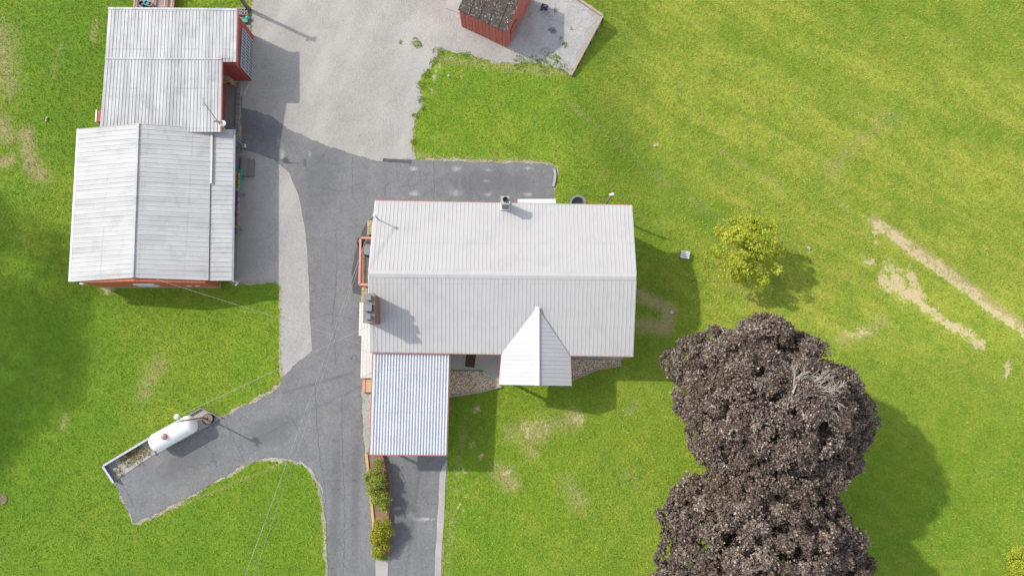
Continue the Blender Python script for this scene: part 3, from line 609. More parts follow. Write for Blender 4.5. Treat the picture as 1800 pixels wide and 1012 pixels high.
for k, (oy, s_, mt) in enumerate(((.55, .34, 'concrete'), (0, .40, 'black'), (-.52, .32, 'concrete'))):
    f = MB(); q = s_ * .8 if mt == 'concrete' else s_
    for sx_, sy_, ax, ay in ((-1, 0, .05, q), (1, 0, .05, q), (0, -1, q - .1, .05), (0, 1, q - .1, .05)):
        f.box((cx + .03 + sx_ * (q / 2 - .025), cy + oy + sy_ * (q / 2 - .025), zt + .06 + .14), (ax, ay, .28))
    fo = f.build('flue', M['dconcrete'] if mt == 'concrete' else M['black'], bc)
    MB().box((cx + .03, cy + oy, zt + .34 + .03), (q * .95, q * .95, .05)).build('cap', M['grey'], fo)
# service mast
mt = P(655, 378, 4.6); mast = thing('service_mast', (mt.x + .12, mt.y + .05, 3.1), 'thin pole with a pale weatherhead rising past the left rake of the long house', 'mast')
MB().tube([(mt.x + .16, mt.y - .02, 2.4), (mt.x + .1, mt.y, 4.45)], .035).build('pipe', M['grey'], mast)
MB().lathe((mt.x + .1, mt.y, 4.42), [(.05, 0), (.10, .05), (.10, .16), (.04, .22)], 12).build('weatherhead', M['white'], mast)
# front bed, porch slab
slab = sheet_poly('porch_slab', [(788, 616), (1098, 620), (1094, 632), (1005, 629), (1005, 665), (870, 668), (848, 650), (788, 650)], M['concrete'], .10, 0, zbot=-.6)
def bed(pix, name, label):
    o = sheet_poly(name, pix, M['pebble'], .07, 0, kind=None, zbot=-.6); return tag(center_thing(o), label, 'pebble bed')
bed([(788, 652), (848, 652), (880, 671), (880, 678), (840, 688), (788, 697)], 'pebble_bed', 'bed of brown pebbles between the carport and the front porch')
bed([(1003, 630), (1090, 632), (1090, 641), (1050, 648), (1003, 668)], 'pebble_bed', 'narrow wedge of brown pebbles to the right of the front porch')
def edging(pix, label, w_=.1, h_=.17):
    q = [P(u, v, .06) for u, v in pix]; mb = MB()
    for a, b in zip(q[:-1], q[1:]): mb.beam(a, b, w_, h_)
    return one(mb, 'garden_edging', M['edge'], label, 'edging')
edging([(787, 698), (842, 689), (882, 679)], 'timber edging along the lawn below the pebble bed beside the carport')
edging([(1003, 669), (1050, 649), (1091, 642), (1090, 630)], 'timber edging along the lawn below the pebble wedge right of the porch')
a = P(827, 633, .11)
one(MB().box((a.x, a.y, .125), (.60, .86, .03), R(-7)), 'doormat', M['mat'], 'dark brown mat lying on the concrete porch slab', 'doormat', bevel=.008)

# ------------------------------------------------------------------ carport
ca = thing('carport', (P(720, 700).x, P(720, 700).y, 0), 'carport with a white corrugated flat roof attached to the front of the house', 'carport')
tl, tr, br, bl = P(656, 619.5, 2.72), P(790, 621, 2.72), P(785, 799, 2.55), P(650, 798, 2.55)
mb = MB(); quad_roof(mb, bl, br, tr, tl, .172, .05, .075, .02, kind='corr'); mb.build('roof', M['croof'], ca)
e = Vector((0, 0, -.05))
for a, b, o_ in ((bl, br, Vector((0, -.03, 0))), (br, tr, Vector((.03, 0, 0))), (bl, tl, Vector((-.03, 0, 0)))):
    MB().beam(a + e + o_, b + e + o_, .05, .14).build('fascia', M['trim'], ca)
for p, q in ((bl, (.2, .2)), (br, (-.2, .2)), (bl.lerp(tl, .5), (.2, 0)), (br.lerp(tr, .5), (-.2, 0)), (tr, (-.2, -.3))):
    MB().box((p.x + q[0], p.y + q[1], 1.23), (.12, .12, 2.46)).build('post', M['trim'], ca)
MB().beam(bl + Vector((.1, .2, -.16)), br + Vector((-.1, .2, -.16)), .1, .14).build('beam', M['trim'], ca)
MB().beam(tl + Vector((.1, -.3, -.16)), tr + Vector((-.1, -.3, -.16)), .1, .14).build('beam', M['trim'], ca)

# ------------------------------------------------------------------ left side deck, walkway
dk = .95
a, b = P(634, 418, dk + .95), P(630, 500, dk + .95); x0 = b.x + .05; x1 = cs[0].x; y1, y0 = a.y, b.y
deck = thing('side_deck', ((x0 + x1) / 2, (y0 + y1) / 2, 0), 'small raised wooden deck with salmon pink railing at the left end of the house', 'deck')
MB().box(((x0 + x1) / 2, (y0 + y1) / 2, dk - .05), (x1 - x0, y1 - y0, .08)).build('floor', M['deck'], deck)
for xx in (x0 + .06, x1 - .2):
    for yy in (y0 + .06, (y0 + y1) / 2, y1 - .06): MB().box((xx, yy, dk / 2 - .05), (.1, .1, dk - .1)).build('post', M['pink'], deck)
rl = MB()
for a, b in (((x0, y0), (x0, y1)), ((x0, y1), (x1, y1)), ((x0, y0), (x1, y0))):
    a3, b3 = Vector((*a, dk + .93)), Vector((*b, dk + .93)); rl.beam(a3, b3, .12, .05); rl.beam(a3 - Vector((0, 0, .82)), b3 - Vector((0, 0, .82)), .05, .06)
    n = int((b3 - a3).length / .13)
    for k in range(n + 1):
        p = a3.lerp(b3, k / n); rl.box((p.x, p.y, dk + .5), (.04, .04, .84))
rl.build('railing', M['pink'], deck)
# things on the deck
g1 = P(645, 428, dk + .5); gr = thing('barbecue', (g1.x, g1.y, dk), 'dark round kettle barbecue in the upper corner of the side deck', 'barbecue')
MB().lathe((g1.x - .3, g1.y + .05, dk + .45), [(.08, 0), (.26, .10), (.31, .25), (.26, .40), (.06, .48)], 20).build('bowl', M['black'], gr, smooth=True)
lg = MB()
for k in range(3): an = k * 2.1 + .4; lg.tube([(g1.x - .3 + .15 * math.cos(an), g1.y + .05 + .15 * math.sin(an), dk + .5), (g1.x - .3 + .27 * math.cos(an), g1.y + .05 + .27 * math.sin(an), dk)], .015, 6)
lg.build('legs', M['black'], gr)
g2 = P(651, 436, dk + .5); bx = thing('deck_cabinet', (g2.x - .1, g2.y - .15, dk), 'grey lidded grill cabinet beside the kettle barbecue on the side deck', 'grill')
MB().box((g2.x - .12, g2.y - .15, dk + .35), (.45, .6, .7), R(-14)).build('body', M['black'], bx, bevel=.02)
MB().box((g2.x - .12, g2.y - .15, dk + .76), (.42, .64, .12), R(-14)).build('lid', M['grey'], bx, bevel=.04)
MB().box((g2.x - .34, g2.y - .2, dk + .76), (.04, .4, .04), R(-14)).build('handle', M['white'], bx)
# stone ledges either side of the deck
for (u0, v0, u1, v1, lab) in ((645, 386, 656, 412, 'tan stone ledge above the side deck, against the left wall of the house'), (635, 503, 650, 530, 'tan stone ledge between the side deck and the brick chimney')):
    a, b = P(u0, v0, .6), P(u1, v1, .6); b.x = x1
    mb = MB().box(((a.x + b.x) / 2, (a.y + b.y) / 2, .24), (b.x - a.x - .06, a.y - b.y - .06, .48)); yy = b.y
    while yy < a.y - .05:
        hh = random.uniform(.13, .22); xx = a.x
        while xx < b.x - .05:
            w3 = random.uniform(.14, .26); mb.box((xx + w3 / 2, yy + hh / 2, .42 + random.uniform(0, .06)), (w3 - .02, min(hh, a.y - yy) - .02, .2), random.uniform(-.15, .15), random.uniform(-.12, .12), random.uniform(-.12, .12)); xx += w3
        yy += hh
    one(mb, 'stone_ledge', M['stone'], lab, 'stone wall', bevel=.02)
wk = thing('walkway', (P(643, 600).x, P(643, 600).y, 0), 'white painted board walkway along the left end of the house beside the carport', 'walkway')
a, b = P(632, 531, .5), P(640, 590, .5); MB().box(((a.x + x1) / 2, (a.y + b.y) / 2, .45), (x1 - a.x, a.y - b.y, .10)).build('landing', M['wdeck'], wk)
c = P(635.5, 590, .5); d = P(635, 664, .5); xr = P(655, 664, .5).x
MB().box(((c.x + xr) / 2, (c.y + d.y) / 2 - .003, .453), (xr - c.x, c.y - d.y, .10)).build('boards', M['wdeck'], wk)
for yy in np.linspace(a.y - .1, d.y + .1, 6):
    for xx in (c.x + .1, xr - .15): MB().box((xx, yy, .2), (.1, .1, .4)).build('support', M['wood'], wk)
e0, e1 = P(637, 665, .3), P(655, 689, .3)
st = thing('walkway_step', (e0.x, e1.y, 0), 'yellow board step with a salmon side at the lower end of the white walkway', 'step')
MB().box(((e0.x + e1.x) / 2 + .10, (e0.y + e1.y) / 2, .26), (e1.x - e0.x - .22, e0.y - e1.y, .08)).build('tread', M['ywood'], st)
MB().box((e0.x + .10, (e0.y + e1.y) / 2, .165), (.20, e0.y - e1.y, .33)).build('side_board', M['pink'], st)

# ------------------------------------------------------------------ planter between the drives
pl = thing('planter', (P(663, 890).x, P(663, 890).y, 0), 'long narrow raised planter between the two driveways below the carport', 'planter')
L = [(644, 797), (650, 850), (656, 915), (662, 978)]; Rr = [(671, 800), (677, 818), (682, 845), (682, 978)]
q = [P(u, v, .3) for u, v in L]; r_ = [P(u, v, .3) for u, v in Rr]
MB().prism([(p.x, p.y) for p in q] + [(p.x, p.y) for p in r_[::-1]], .03, .27).build('soil', M['mulch'], pl)
mb = MB()
for a, b in zip(q[:-1], q[1:]): mb.beam(a - Vector((0, 0, .12)), b - Vector((0, 0, .12)), .15, .34)
mb.build('timber_side', M['ywood'], pl)
mb = MB()
for a, b in list(zip(r_[:-1], r_[1:])) + [(q[0], r_[0])]:
    n = max(1, int((b - a).length / .22)); an = math.atan2((b - a).y, (b - a).x)
    for k in range(n):
        p = a.lerp(b, (k + .5) / n); mb.box((p.x, p.y, .17), ((b - a).length / n - .015, .12, .32 + random.uniform(-.01, .01)), an)
mb.build('brick_side', M['brick'], pl)

# ------------------------------------------------------------------ foliage
def leaf_verts(c, d, up_, ln, wd):
    """arrays: centre c, direction d (unit), up_ (unit approx), length ln, width wd -> quads (4 verts each, diamond)"""
    s_ = np.cross(d, up_); s_ /= np.linalg.norm(s_, axis=1, keepdims=True) + 1e-9
    ln = ln[:, None]; wd = wd[:, None]
    return np.stack([c, c + d * ln * .45 + s_ * wd * .5, c + d * ln, c + d * ln * .45 - s_ * wd * .5], 1)
def unit(v): return v / (np.linalg.norm(v, axis=1, keepdims=True) + 1e-9)
def foliage(name, centres, normals, n_leaf, lsize, mat, parent, spread=.9, jitter=.05, tone=None):
    """rosettes of leaves at each centre, opening along the normal"""
    N = len(centres); c = np.repeat(centres, n_leaf, 0); nn = np.repeat(normals, n_leaf, 0)
    d = unit(nn * rng.uniform(.15, .9, (len(c), 1)) + unit(rng.normal(size=c.shape)) * spread)
    c = c + rng.normal(size=c.shape) * jitter; ln = lsize * rng.uniform(.65, 1.25, len(c))
    V = leaf_verts(c, d, unit(nn + rng.normal(size=c.shape) * .35), ln, ln * rng.uniform(.55, .85, len(c))).reshape(-1, 3)
    Fc = np.arange(len(V)).reshape(-1, 4); base = np.repeat(rng.uniform(0, 1, N) if tone is None else tone, n_leaf)
    rnd = np.clip(.62 * base + .42 * rng.uniform(0, 1, len(Fc)), 0, 1)
    return np_mesh(name, V, Fc, mat, {'rnd': ('FACE', rnd)}, parent)
def crown_points(lobes, n_sub, sub_r, per_sub, fill=.25):
    """lobes (x,y,z,rx,ry,rz); clumps on the outside of the union, rosettes on each clump"""
    L = np.array(lobes); subs = []; A = L[:, 3] * L[:, 4]; pk = A / A.sum()
    while len(subs) < n_sub:
        k = rng.choice(len(L), p=pk); d = unit(rng.normal(size=(1, 3)))[0]
        if d[2] < -.45: continue
        inner = rng.random() < fill; f = rng.uniform(.6, .85) if inner else rng.uniform(.92, 1.04)
        p = L[k, :3] + d * L[k, 3:] * f
        if not inner:
            q = (p - L[:, :3]) / L[:, 3:]; q = np.linalg.norm(q, axis=1); q[k] = 2
            if q.min() < .88: continue
        subs.append((*p, *unit((d / L[k, 3:])[None])[0], sub_r * rng.uniform(.5, 1.6)))
    S = np.array(subs); c = np.repeat(S[:, :3], per_sub, 0); n0 = np.repeat(S[:, 3:6], per_sub, 0); r = np.repeat(S[:, 6], per_sub)
    d = unit(unit(rng.normal(size=c.shape)) + n0 * .75); tone = np.repeat(rng.uniform(0, 1, len(S)), per_sub) * .5 + rng.uniform(0, .5, len(c))
    return c + d * r[:, None] * rng.uniform(.75, 1.08, (len(c), 1)), d, tone
def limbs(base, targets, r0, top, bend=.25):
    mb = MB(); base = Vector(base); fork = Vector((base.x, base.y, base.z + top))
    mb.tube([base, base.lerp(fork, .15), base.lerp(fork, .6), fork], [r0 * 1.5, r0 * 1.05, r0 * .9, r0 * .75], 12)
    for t in targets:
        t = Vector(t); s_ = base.lerp(fork, random.uniform(.75, 1)); m1 = s_.lerp(t, .35) + Vector((0, 0, .08 * (t - s_).length)); m2 = s_.lerp(t, .7) + Vector((random.uniform(-.3, .3), random.uniform(-.3, .3), .2)) * bend
        mb.tube([s_, m1, m2, t], [r0 * .5, r0 * .34, r0 * .2, r0 * .06], 7)
        for _ in range(3):
            e_ = m2 + Vector((random.uniform(-1, 1), random.uniform(-1, 1), random.uniform(-.2, .9))) * (t - s_).length * .35; mb.tube([m1.lerp(m2, random.random()), e_], [r0 * .14, r0 * .03], 5)
    return mb
def lobes_px(lst, zg):
    """(u, v, z of centre, radius px in the picture, flatten)"""
    out = []
    for u, v, z, rp, fl in lst:
        p = P(u, v, z); r = rp * (H - z) / F; out.append((p.x, p.y, z, r, r, r * fl))
    return out
def maple(name, lst, label, base_px, n_sub, per):
    lb = [(*l[:3], l[3] * .93, l[4] * .93, l[5] * .93) for l in lobes_px(lst, 0)]; b_ = P(*base_px, 0); b_.z = float(g(b_.x, b_.y))
    t = thing(name, b_, label, 'tree', 'purple leaved maples')
    c, d, tone = crown_points(lb, n_sub, .34, per, .35)
    foliage('crown', c, d, 7, .125, M['purple'], t, .95, .04, tone)
    limbs(b_, [(l[0], l[1], l[2] + l[5] * .5) for l in lb], .34, 3.2).build('trunk', M['bark'], t, smooth=True)
    return t, lb
UP = [(1355, 643, 8.0, 76, .8), (1270, 640, 6.8, 58, .8), (1215, 640, 5.6, 40, .8), (1310, 690, 8.6, 90, .8), (1402, 655, 7.8, 56, .8), (1385, 720, 9.0, 98, .85), (1450, 706, 7.0, 62, .8), (1478, 737, 6.0, 52, .8), (1275, 745, 7.2, 68, .8),
      (1330, 770, 7.8, 78, .8), (1420, 785, 7.2, 78, .8), (1240, 700, 6.4, 48, .8), (1462, 795, 5.5, 42, .8), (1305, 803, 5.8, 44, .8), (1350, 616, 7.0, 54, .8), (1402, 832, 5.8, 54, .8)]
LO = [(1300, 880, 6.8, 60, .8), (1230, 893, 6.2, 48, .8), (1200, 905, 5.2, 38, .8), (1280, 930, 8.0, 80, .8), (1370, 900, 7.8, 80, .8), (1412, 900, 6.2, 52, .8), (1345, 970, 9.0, 110, .85), (1430, 965, 7.2, 74, .8), (1240, 980, 7.4, 75, .8),
      (1490, 1018, 5.6, 44, .8), (1300, 1050, 8.4, 100, .8), (1420, 1050, 8.0, 100, .8), (1220, 1070, 7.0, 80, .8), (1480, 1100, 7.0, 80, .8), (1340, 1130, 7.0, 90, .8), (1278, 868, 5.2, 34, .8)]
t1, lb1 = maple('maple_tree', UP, 'upper purple leaved maple, a few bare grey twigs showing through its broad round crown', (1350, 712), 1150, 54)
t2, lb2 = maple('maple_tree', LO, 'lower purple leaved maple, its crown cut by the bottom edge of the photo', (1335, 935), 1250, 54)
mb = MB(); b0 = P(1372, 712, 8.9)
def twig(p, d, r, n):
    if n == 0: return
    q_ = p + d; mb.tube([p, p.lerp(q_, .5) + Vector((random.uniform(-.05, .05), random.uniform(-.05, .05), .03)), q_], [r, r * .8, r * .55], 5)
    for _ in range(3 if n > 1 else 2):
        e_ = Matrix.Rotation(random.uniform(-.75, .75), 3, 'Z') @ d * random.uniform(.55, .85); e_.z += random.uniform(-.1, .2) * e_.length; twig(p.lerp(q_, random.uniform(.45, 1)), e_, r * .6, n - 1)
b0 = P(1385, 702, 10.75)
twig(b0, Vector((1.0, -.05, .15)), .07, 5); twig(b0, Vector((.35, .7, .15)), .06, 5); twig(b0, Vector((.8, .45, .12)), .06, 5)
tw = mb.build('dead_branch', M['deadwood'], t1); tw['label'] = 'bare pale grey twigs'
# little golden tree
gz = float(g(*G(1310, 445).xy)); lbg = lobes_px([(1310, 440, gz + 3.2, 42, .85), (1285, 430, gz + 2.8, 34, .8), (1335, 425, gz + 2.9, 34, .8), (1330, 460, gz + 2.8, 34, .8), (1295, 465, gz + 2.7, 32, .8), (1312, 412, gz + 2.6, 26, .8), (1355, 445, gz + 2.3, 20, .7), (1318, 482, gz + 2.2, 20, .7)], 0)
b_ = G(1322, 452); t = thing('small_tree', b_, 'small yellow green fruit tree on the lawn above the purple maples', 'tree')
c, d, tone = crown_points(lbg, 115, .30, 22, .35); foliage('crown', c, d, 6, .13, M['gold'], t, 1.0, .05, tone)
limbs(b_, [(l[0], l[1], l[2] + .3) for l in lbg], .11, 1.2).build('trunk', M['bark'], t, smooth=True)
# unseen tree added left of the view to cast soft shade on the lawn
b_ = Vector((-52.0, 11.5, 0)); lb = [(b_.x + x, b_.y + y, z, r, r, r * .8) for x, y, z, r in ((0, 0, 18, 4.2), (2.9, 2.6, 17, 3.2), (2.6, -3.2, 16.5, 3.5), (-2, 2, 16, 2.6), (-2, -2.4, 16, 2.6), (1.0, -6.8, 15, 3.4), (0.2, 5.2, 15.5, 2.6), (-1, -8.6, 14, 2.0), (3.6, -.5, 16, 2.0))]
t = thing('added_shade_tree', b_, 'unseen tall green tree added beyond the left edge to shade the left lawn', 'tree')
c, d, tone = crown_points(lb, 420, 1.0, 22, .15); foliage('crown', c, d, 4, .26, M['green_leaf'], t, 1.1, .15, tone)
limbs(b_, [(l[0], l[1], l[2] + .5) for l in lb], .4, 10).build('trunk', M['bark'], t, smooth=True)
# shrubs in the planter
def shrub(name, pts, label, mat, n_sub, per=16, ls=.085, z0=.28):
    lb = []
    for u, v, z, rp in pts:
        p = P(u, v, z); lb.append((p.x, p.y, z, rp / 33, rp / 33, rp / 33 * .8))
    b_ = Vector((sum(l[0] for l in lb) / len(lb), sum(l[1] for l in lb) / len(lb), z0)); t = thing(name, b_, label, 'shrub')
    c, d, tone = crown_points(lb, n_sub, .12, per, .25); foliage('leaves', c, d, 5, ls, M[mat], t, 1.1, .07, tone)
    for l in lb: MB().tube([(l[0] * .8 + b_.x * .2, l[1] * .8 + b_.y * .2, z0 - .05), (l[0], l[1], l[2])], [.025, .01], 5).build('stem', M['bark'], t)
    return t
shrub('shrub', [(661, 822, .75, 11), (654, 838, .7, 10), (664, 845, .8, 12), (657, 858, .7, 9), (670, 838, .7, 9)], 'large green and yellow shrub at the carport end of the planter', 'shrubleaf', 70)
shrub('shrub', [(668, 874, .7, 12), (676, 884, .7, 9), (661, 874, .6, 8)], 'dull green shrub with reddish tips in the middle of the planter', 'shrubleaf', 50)
shrub('shrub', [(671, 925, .9, 12), (667, 940, .85, 12), (676, 932, .8, 11), (662, 948, .6, 7)], 'bright yellow flowering shrub at the lower end of the planter', 'shrubyellow', 65)
shrub('shrub', [(668, 965, .55, 8), (674, 960, .5, 7), (665, 972, .45, 6)], 'low yellow green shrub with pink blooms at the bottom tip of the planter', 'shrubyellow', 32)
p = G(1795, 985); shrub('shrub', [(1797, 985, .7, 22), (1790, 1005, .5, 16)], 'yellowish bush at the right edge of the lawn near the bottom corner', 'gold', 110, z0=0)

# ------------------------------------------------------------------ red shed on the gravel lot
A_, B_ = P(811.5, 47), P(891, 84); u_ = (B_ - A_).normalized(); v_ = Vector((-u_.y, u_.x, 0)); D = 3.7; se_, sr_ = 2.12, 2.85; U = Vector((0, 0, 1))
sh = thing('red_shed', A_ + u_ * 1.7 + v_ * D / 2, 'red board shed with a worn dark shingle roof standing on the gravel lot', 'shed')
W_ = (B_ - A_).length
mb = MB().add([A_, B_, B_ + v_ * D, A_ + v_ * D, A_ + U * se_, B_ + U * se_, B_ + v_ * D + U * se_, A_ + v_ * D + U * se_, A_ + v_ * D / 2 + U * sr_, B_ + v_ * D / 2 + U * sr_],
              [(0, 1, 5, 4), (2, 3, 7, 6), (1, 2, 6, 9, 5), (3, 0, 4, 8, 7), (3, 2, 1, 0), (4, 5, 9, 8), (6, 7, 8, 9)])
mb.build('wall', M['redwood'], sh)
mb = MB()
for k in range(14): p = A_.lerp(B_, (k + .5) / 14) - v_ * .012; mb.beam(p + U * .03, p + U * (se_ - .05), .035, .022, v_)
mb.build('battens', M['redwood'], sh)
rf = MB(); oh = .06; e0, e1 = A_ - u_ * oh - v_ * oh + U * (se_ + .02), B_ + u_ * oh * .2 - v_ * oh + U * (se_ + .02); m0, m1 = A_ - u_ * oh + v_ * D / 2 + U * (sr_ + .06), B_ + u_ * oh * .2 + v_ * D / 2 + U * (sr_ + .06)
f0, f1 = A_ - u_ * oh + v_ * (D + oh) + U * (se_ + .02), B_ + u_ * oh * .2 + v_ * (D + oh) + U * (se_ + .02)
for a, b, c, d in ((e0, e1, m1, m0), (f0, f1, m1, m0)):
    n = 9
    for k in range(n):   # shingle courses
        t0, t1_ = k / n, (k + 1) / n; o_ = U * .035
        rf.add([a.lerp(d, t0) + o_, b.lerp(c, t0) + o_, b.lerp(c, t1_) + U * .012, a.lerp(d, t1_) + U * .012, a.lerp(d, t0) - U * .02, b.lerp(c, t0) - U * .02], [(0, 1, 2, 3), (0, 4, 5, 1)])
for k in range(1, 5):
    t0 = k / 5 + .02; rf.beam(e0.lerp(e1, t0) + U * .05, m0.lerp(m1, t0) + U * .03, .025, .02)
rf.build('roof', M['shingle'], sh)
p = B_ + v_ * .95; dr = MB().beam(p + u_ * .03 + U * .05, p + u_ * .03 + U * 1.5, .8, .05, u_).build('door', M['redwood'], sh)
mb = MB()
for a, b in (((.55, .9), (1.35, .9)), ((.55, 1.5), (1.35, 1.5)), ((.55, .9), (.55, 1.5)), ((1.35, .9), (1.35, 1.5))):
    mb.beam(B_ + v_ * a[0] + u_ * .07 + U * a[1], B_ + v_ * b[0] + u_ * .07 + U * b[1], .05, .05)
mb.build('window_frame', M['wood'], sh)
# timber retaining wall of the gravel lot
q = [P(1003, 134), P(1059, 29), P(1010, -4), P(940, -70)]
rwl = thing('retaining_wall', (q[1].x, q[1].y, float(g(q[1].x, q[1].y))), 'weathered timber retaining wall holding the corner of the gravel lot above the lawn', 'retaining wall')
for a, b in zip(q[:-1], q[1:]):
    mb = MB(); d = (b - a).normalized()
    for k in range(7): mb.beam(a + d * .02 + U * (.04 - k * .23), b - d * .02 + U * (.04 - k * .23), .15, .215)
    mb.build('timbers', M['edge'], rwl)
for t_ in np.linspace(.03, .97, 6): p = q[0].lerp(q[1], t_) + Vector((.13, -.06, 0)); MB().box((p.x, p.y, -.75), (.1, .1, 1.55)).build('stake', M['wood'], rwl)
sheet_poly('lot_fill', [(990, 116), (1001, 131), (1056.5, 29), (1010, -2), (940, -66), (930, -60), (930, 0), (970, 60)], M['gravel'], .009, 0, zbot=-2.0)
# small things on the lot
p = P(957, 12, .3); cart = thing('cart', (p.x, p.y, .02), 'small black cart standing on the gravel right of the red shed', 'cart')
MB().box((p.x, p.y, .33), (.42, .26, .14), R(-22)).build('tray', M['black'], cart, bevel=.02)
MB().box((p.x + .06, p.y, .43), (.14, .18, .06), R(-22)).build('motor', M['grey'], cart)
for a in (-1, 1):
    for b in (-1, 1):
        MB().lathe((p.x + a * .14 + b * .04, p.y + b * .11, .14), [(.03, -.02), (.11, -.02), (.11, .02), (.03, .02)], 14, (.35, 1, 0)).build('wheel', M['black'], cart)
def rubble(name, u, v, n, r, mat, label, cat='rubble'):
    mb = MB(); c = G(u, v)
    for k in range(n):
        a = random.random() * 6.3; q_ = r * math.sqrt(random.random()); s_ = random.uniform(.05, .13)
        mb.box((c.x + q_ * math.cos(a), c.y + q_ * math.sin(a), c.z + s_ * .4 + .01), (s_ * 1.5, s_, s_ * .8), random.random() * 3, random.random(), random.random())
    return one(mb, name, mat, label, cat, bevel=.012)
rubble('ash_heap', 971, 54, 16, .22, M['grey'], 'small heap of grey scrap at the edge of the shed shadow')
rubble('ash_heap', 957, 90, 26, .28, M['ash'], 'low pile of ash and stones near the grass edge of the gravel lot')
rubble('stone', 789, 133, 3, .08, M['rock'], 'pale stone lying in the grass below the gravel lot', 'stone')
rubble('stone', 1151, 258, 3, .07, M['rock'], 'white stone alone in the open lawn above the house roof', 'stone')
rubble('stone', 1423, 436, 5, .13, M['rock'], 'flat white stone with a dark gap beside it, right of the golden tree', 'stone')
def stain_sheet(u, v, r, mat, z): return None
# weeds on gravel
def weeds(name, spots, label, mat='weed'):
    cs_ = []; 
    for u, v, n, r in spots:
        p = G(u, v)
        for _ in range(n):
            a = random.random() * 6.3; q_ = r * math.sqrt(random.random()); cs_.append((p.x + q_ * math.cos(a), p.y + q_ * math.sin(a), p.z + random.uniform(.02, .09)))
    c = np.array(cs_); o = foliage(name, c, np.tile([0, 0, 1.], (len(c), 1)), 6, .06, M[mat], None, 1.1, .02); o['kind'] = 'stuff'; o['label'] = label; o['category'] = 'weeds'; return o
weeds('weeds', [(735, 78, 40, .25), (728, 74, 20, .3), (704, 75, 10, .12), (1004, 51, 14, .13), (992, 80, 24, .2), (1010, 79, 14, .13), (985, 68, 8, .1), (970, 105, 60, .5), (915, 110, 60, .5), (822, 98, 30, .3), (958, 118, 40, .5), (980, 104, 20, .2), (940, 108, 30, .4),
                (990, 118, 30, .35), (770, 92, 40, .4), (762, 108, 30, .3), (750, 130, 30, .3), (740, 150, 30, .3), (739, 175, 30, .25), (730, 205, 30, .25), (727, 250, 30, .2), (1120, 60, 4, .1), (976, 18, 10, .15), (745, 190, 20, .2)],
      'patches of green weeds growing through the gravel lot')
weeds('weeds', [(225, 806, 130, .5), (245, 795, 130, .45), (232, 798, 60, .3), (206, 824, 40, .3), (262, 792, 40, .3), (240, 808, 40, .4), (213, 832, 20, .25), (262, 780, 20, .3)], 'dry green and rusty weeds in the gravel corner beside the propane tank', 'dryweed')

# ------------------------------------------------------------------ upper left barn (flat old roof)
z0n, z0m, z0s = 2.95, 3.0, 2.62
n0, n1 = P(191, 13, z0n), P(417, 15, z0n); m0_, m1_ = P(185, 103, z0m), P(415.5, 103, z0m); s0, s1 = P(175, 232, z0s - .05), P(388, 232, z0s - .05)
mk = P(390, 104, z0m); pe = P(415, 109, z0m - .04); pk_ = P(390, 109, z0m - .04)
b1 = thing('workshop', ((n0.x + s1.x) / 2, (n0.y + s1.y) / 2, 0), 'upper left red outbuilding with a mottled grey roof, ribs running up and down', 'workshop')
mb = MB(); quad_roof(mb, m0_, m1_, n1, n0, .21, .045, .027, .05); quad_roof(mb, s0, s1, mk, m0_.copy(), .21, .045, .027, .05); quad_roof(mb, pk_, pe, m1_, mk, .21, .045, .027, .05)
r1 = mb.build('roof', M['b1roof'], b1)
MB().beam(m0_ + U * .03, mk + U * .03, .09, .02).build('seam_flashing', M['b1roof'], r1)
MB().beam(n0 + U * .02 - Vector((0, .08, 0)), n1 + U * .02 - Vector((0, .08, 0)), .12, .03).build('edge_flashing', M['b1roof'], r1)
wy1 = n0.y - .3; wye = pe.y + .02; wx0 = n0.x + .35; wxe = n1.x - .10; wxs = s1.x - .9
MB().prism([(wx0, wy1), (wxe, wy1), (wxe, wye), (wxs, wye), (wxs, s0.y + 1.0), (wx0, s0.y + 1.0)], -.05, z0s - .1).build('wall', M['red'], b1)
MB().prism([(wxe - .2, wy1 - .02), (wxe + .004, wy1 - .02), (wxe + .004, wye - .004), (wxs + .1, wye - .004), (wxs + .1, wye + .2), (wxe - .2, wye + .2)], z0s - .3, z0m - .1).build('upper_wall', M['red'], b1)
MB().beam(n1 + Vector((.015, 0, -.08)), pe + Vector((.015, 0, -.08)), .04, .18).build('rake_board', M['trim'], b1)
MB().beam(mk + Vector((.015, 0, -.06)), s1 + Vector((.015, 0, -.06)), .04, .14).build('rake_board', M['trim'], b1)
# white paned door front on the east wall
wd = MB(); xE = wxe + .06; ya, yb = wye + .15, P(417, 36, z0n).y; 
for k in range(13): yy = ya + (yb - ya) * k / 12; wd.box((xE + .02, yy, 1.0), (.05, .045, 1.9))
for zz in (.08, .7, 1.3, 1.92): wd.box((xE + .012, (ya + yb) / 2, zz), (.04, yb - ya - .05, .05))
dg = wd.build('folding_door', M['lilac'], b1); MB().box((xE - .03, (ya + yb) / 2, 1.0), (.02, yb - ya, 1.95)).build('panes', M['bluewood'], dg)
# ledge strips east of the workshop
sheet_poly('workshop_floor', [(388, 135), (420, 135), (420, 235), (388, 235)], M['dconcrete'], .10, 0, zbot=-.05)
a, b = P(420, 150, .15), P(420, 268, .15)
mb = MB(); yy = b.y
while yy < a.y: l_ = random.uniform(.3, .45); mb.box((a.x + random.uniform(-.01, .01), yy + l_ / 2, .09), (.26, l_ - .02, .2)); yy += l_
one(mb, 'stone_kerb', M['dconcrete'], 'low grey block kerb between the workshop porch and the driveway', 'kerb', bevel=.015)
one(MB().prism([(P(408, 143).x, P(408, 143).y), (P(441, 143).x, P(441, 143).y), (P(430, 168).x, P(430, 168).y), (P(423, 170).x, P(423, 170).y)], -.02, .13), 'concrete_ramp', M['concrete'], 'pale wedge of concrete at the foot of the red projecting wall', 'ramp')
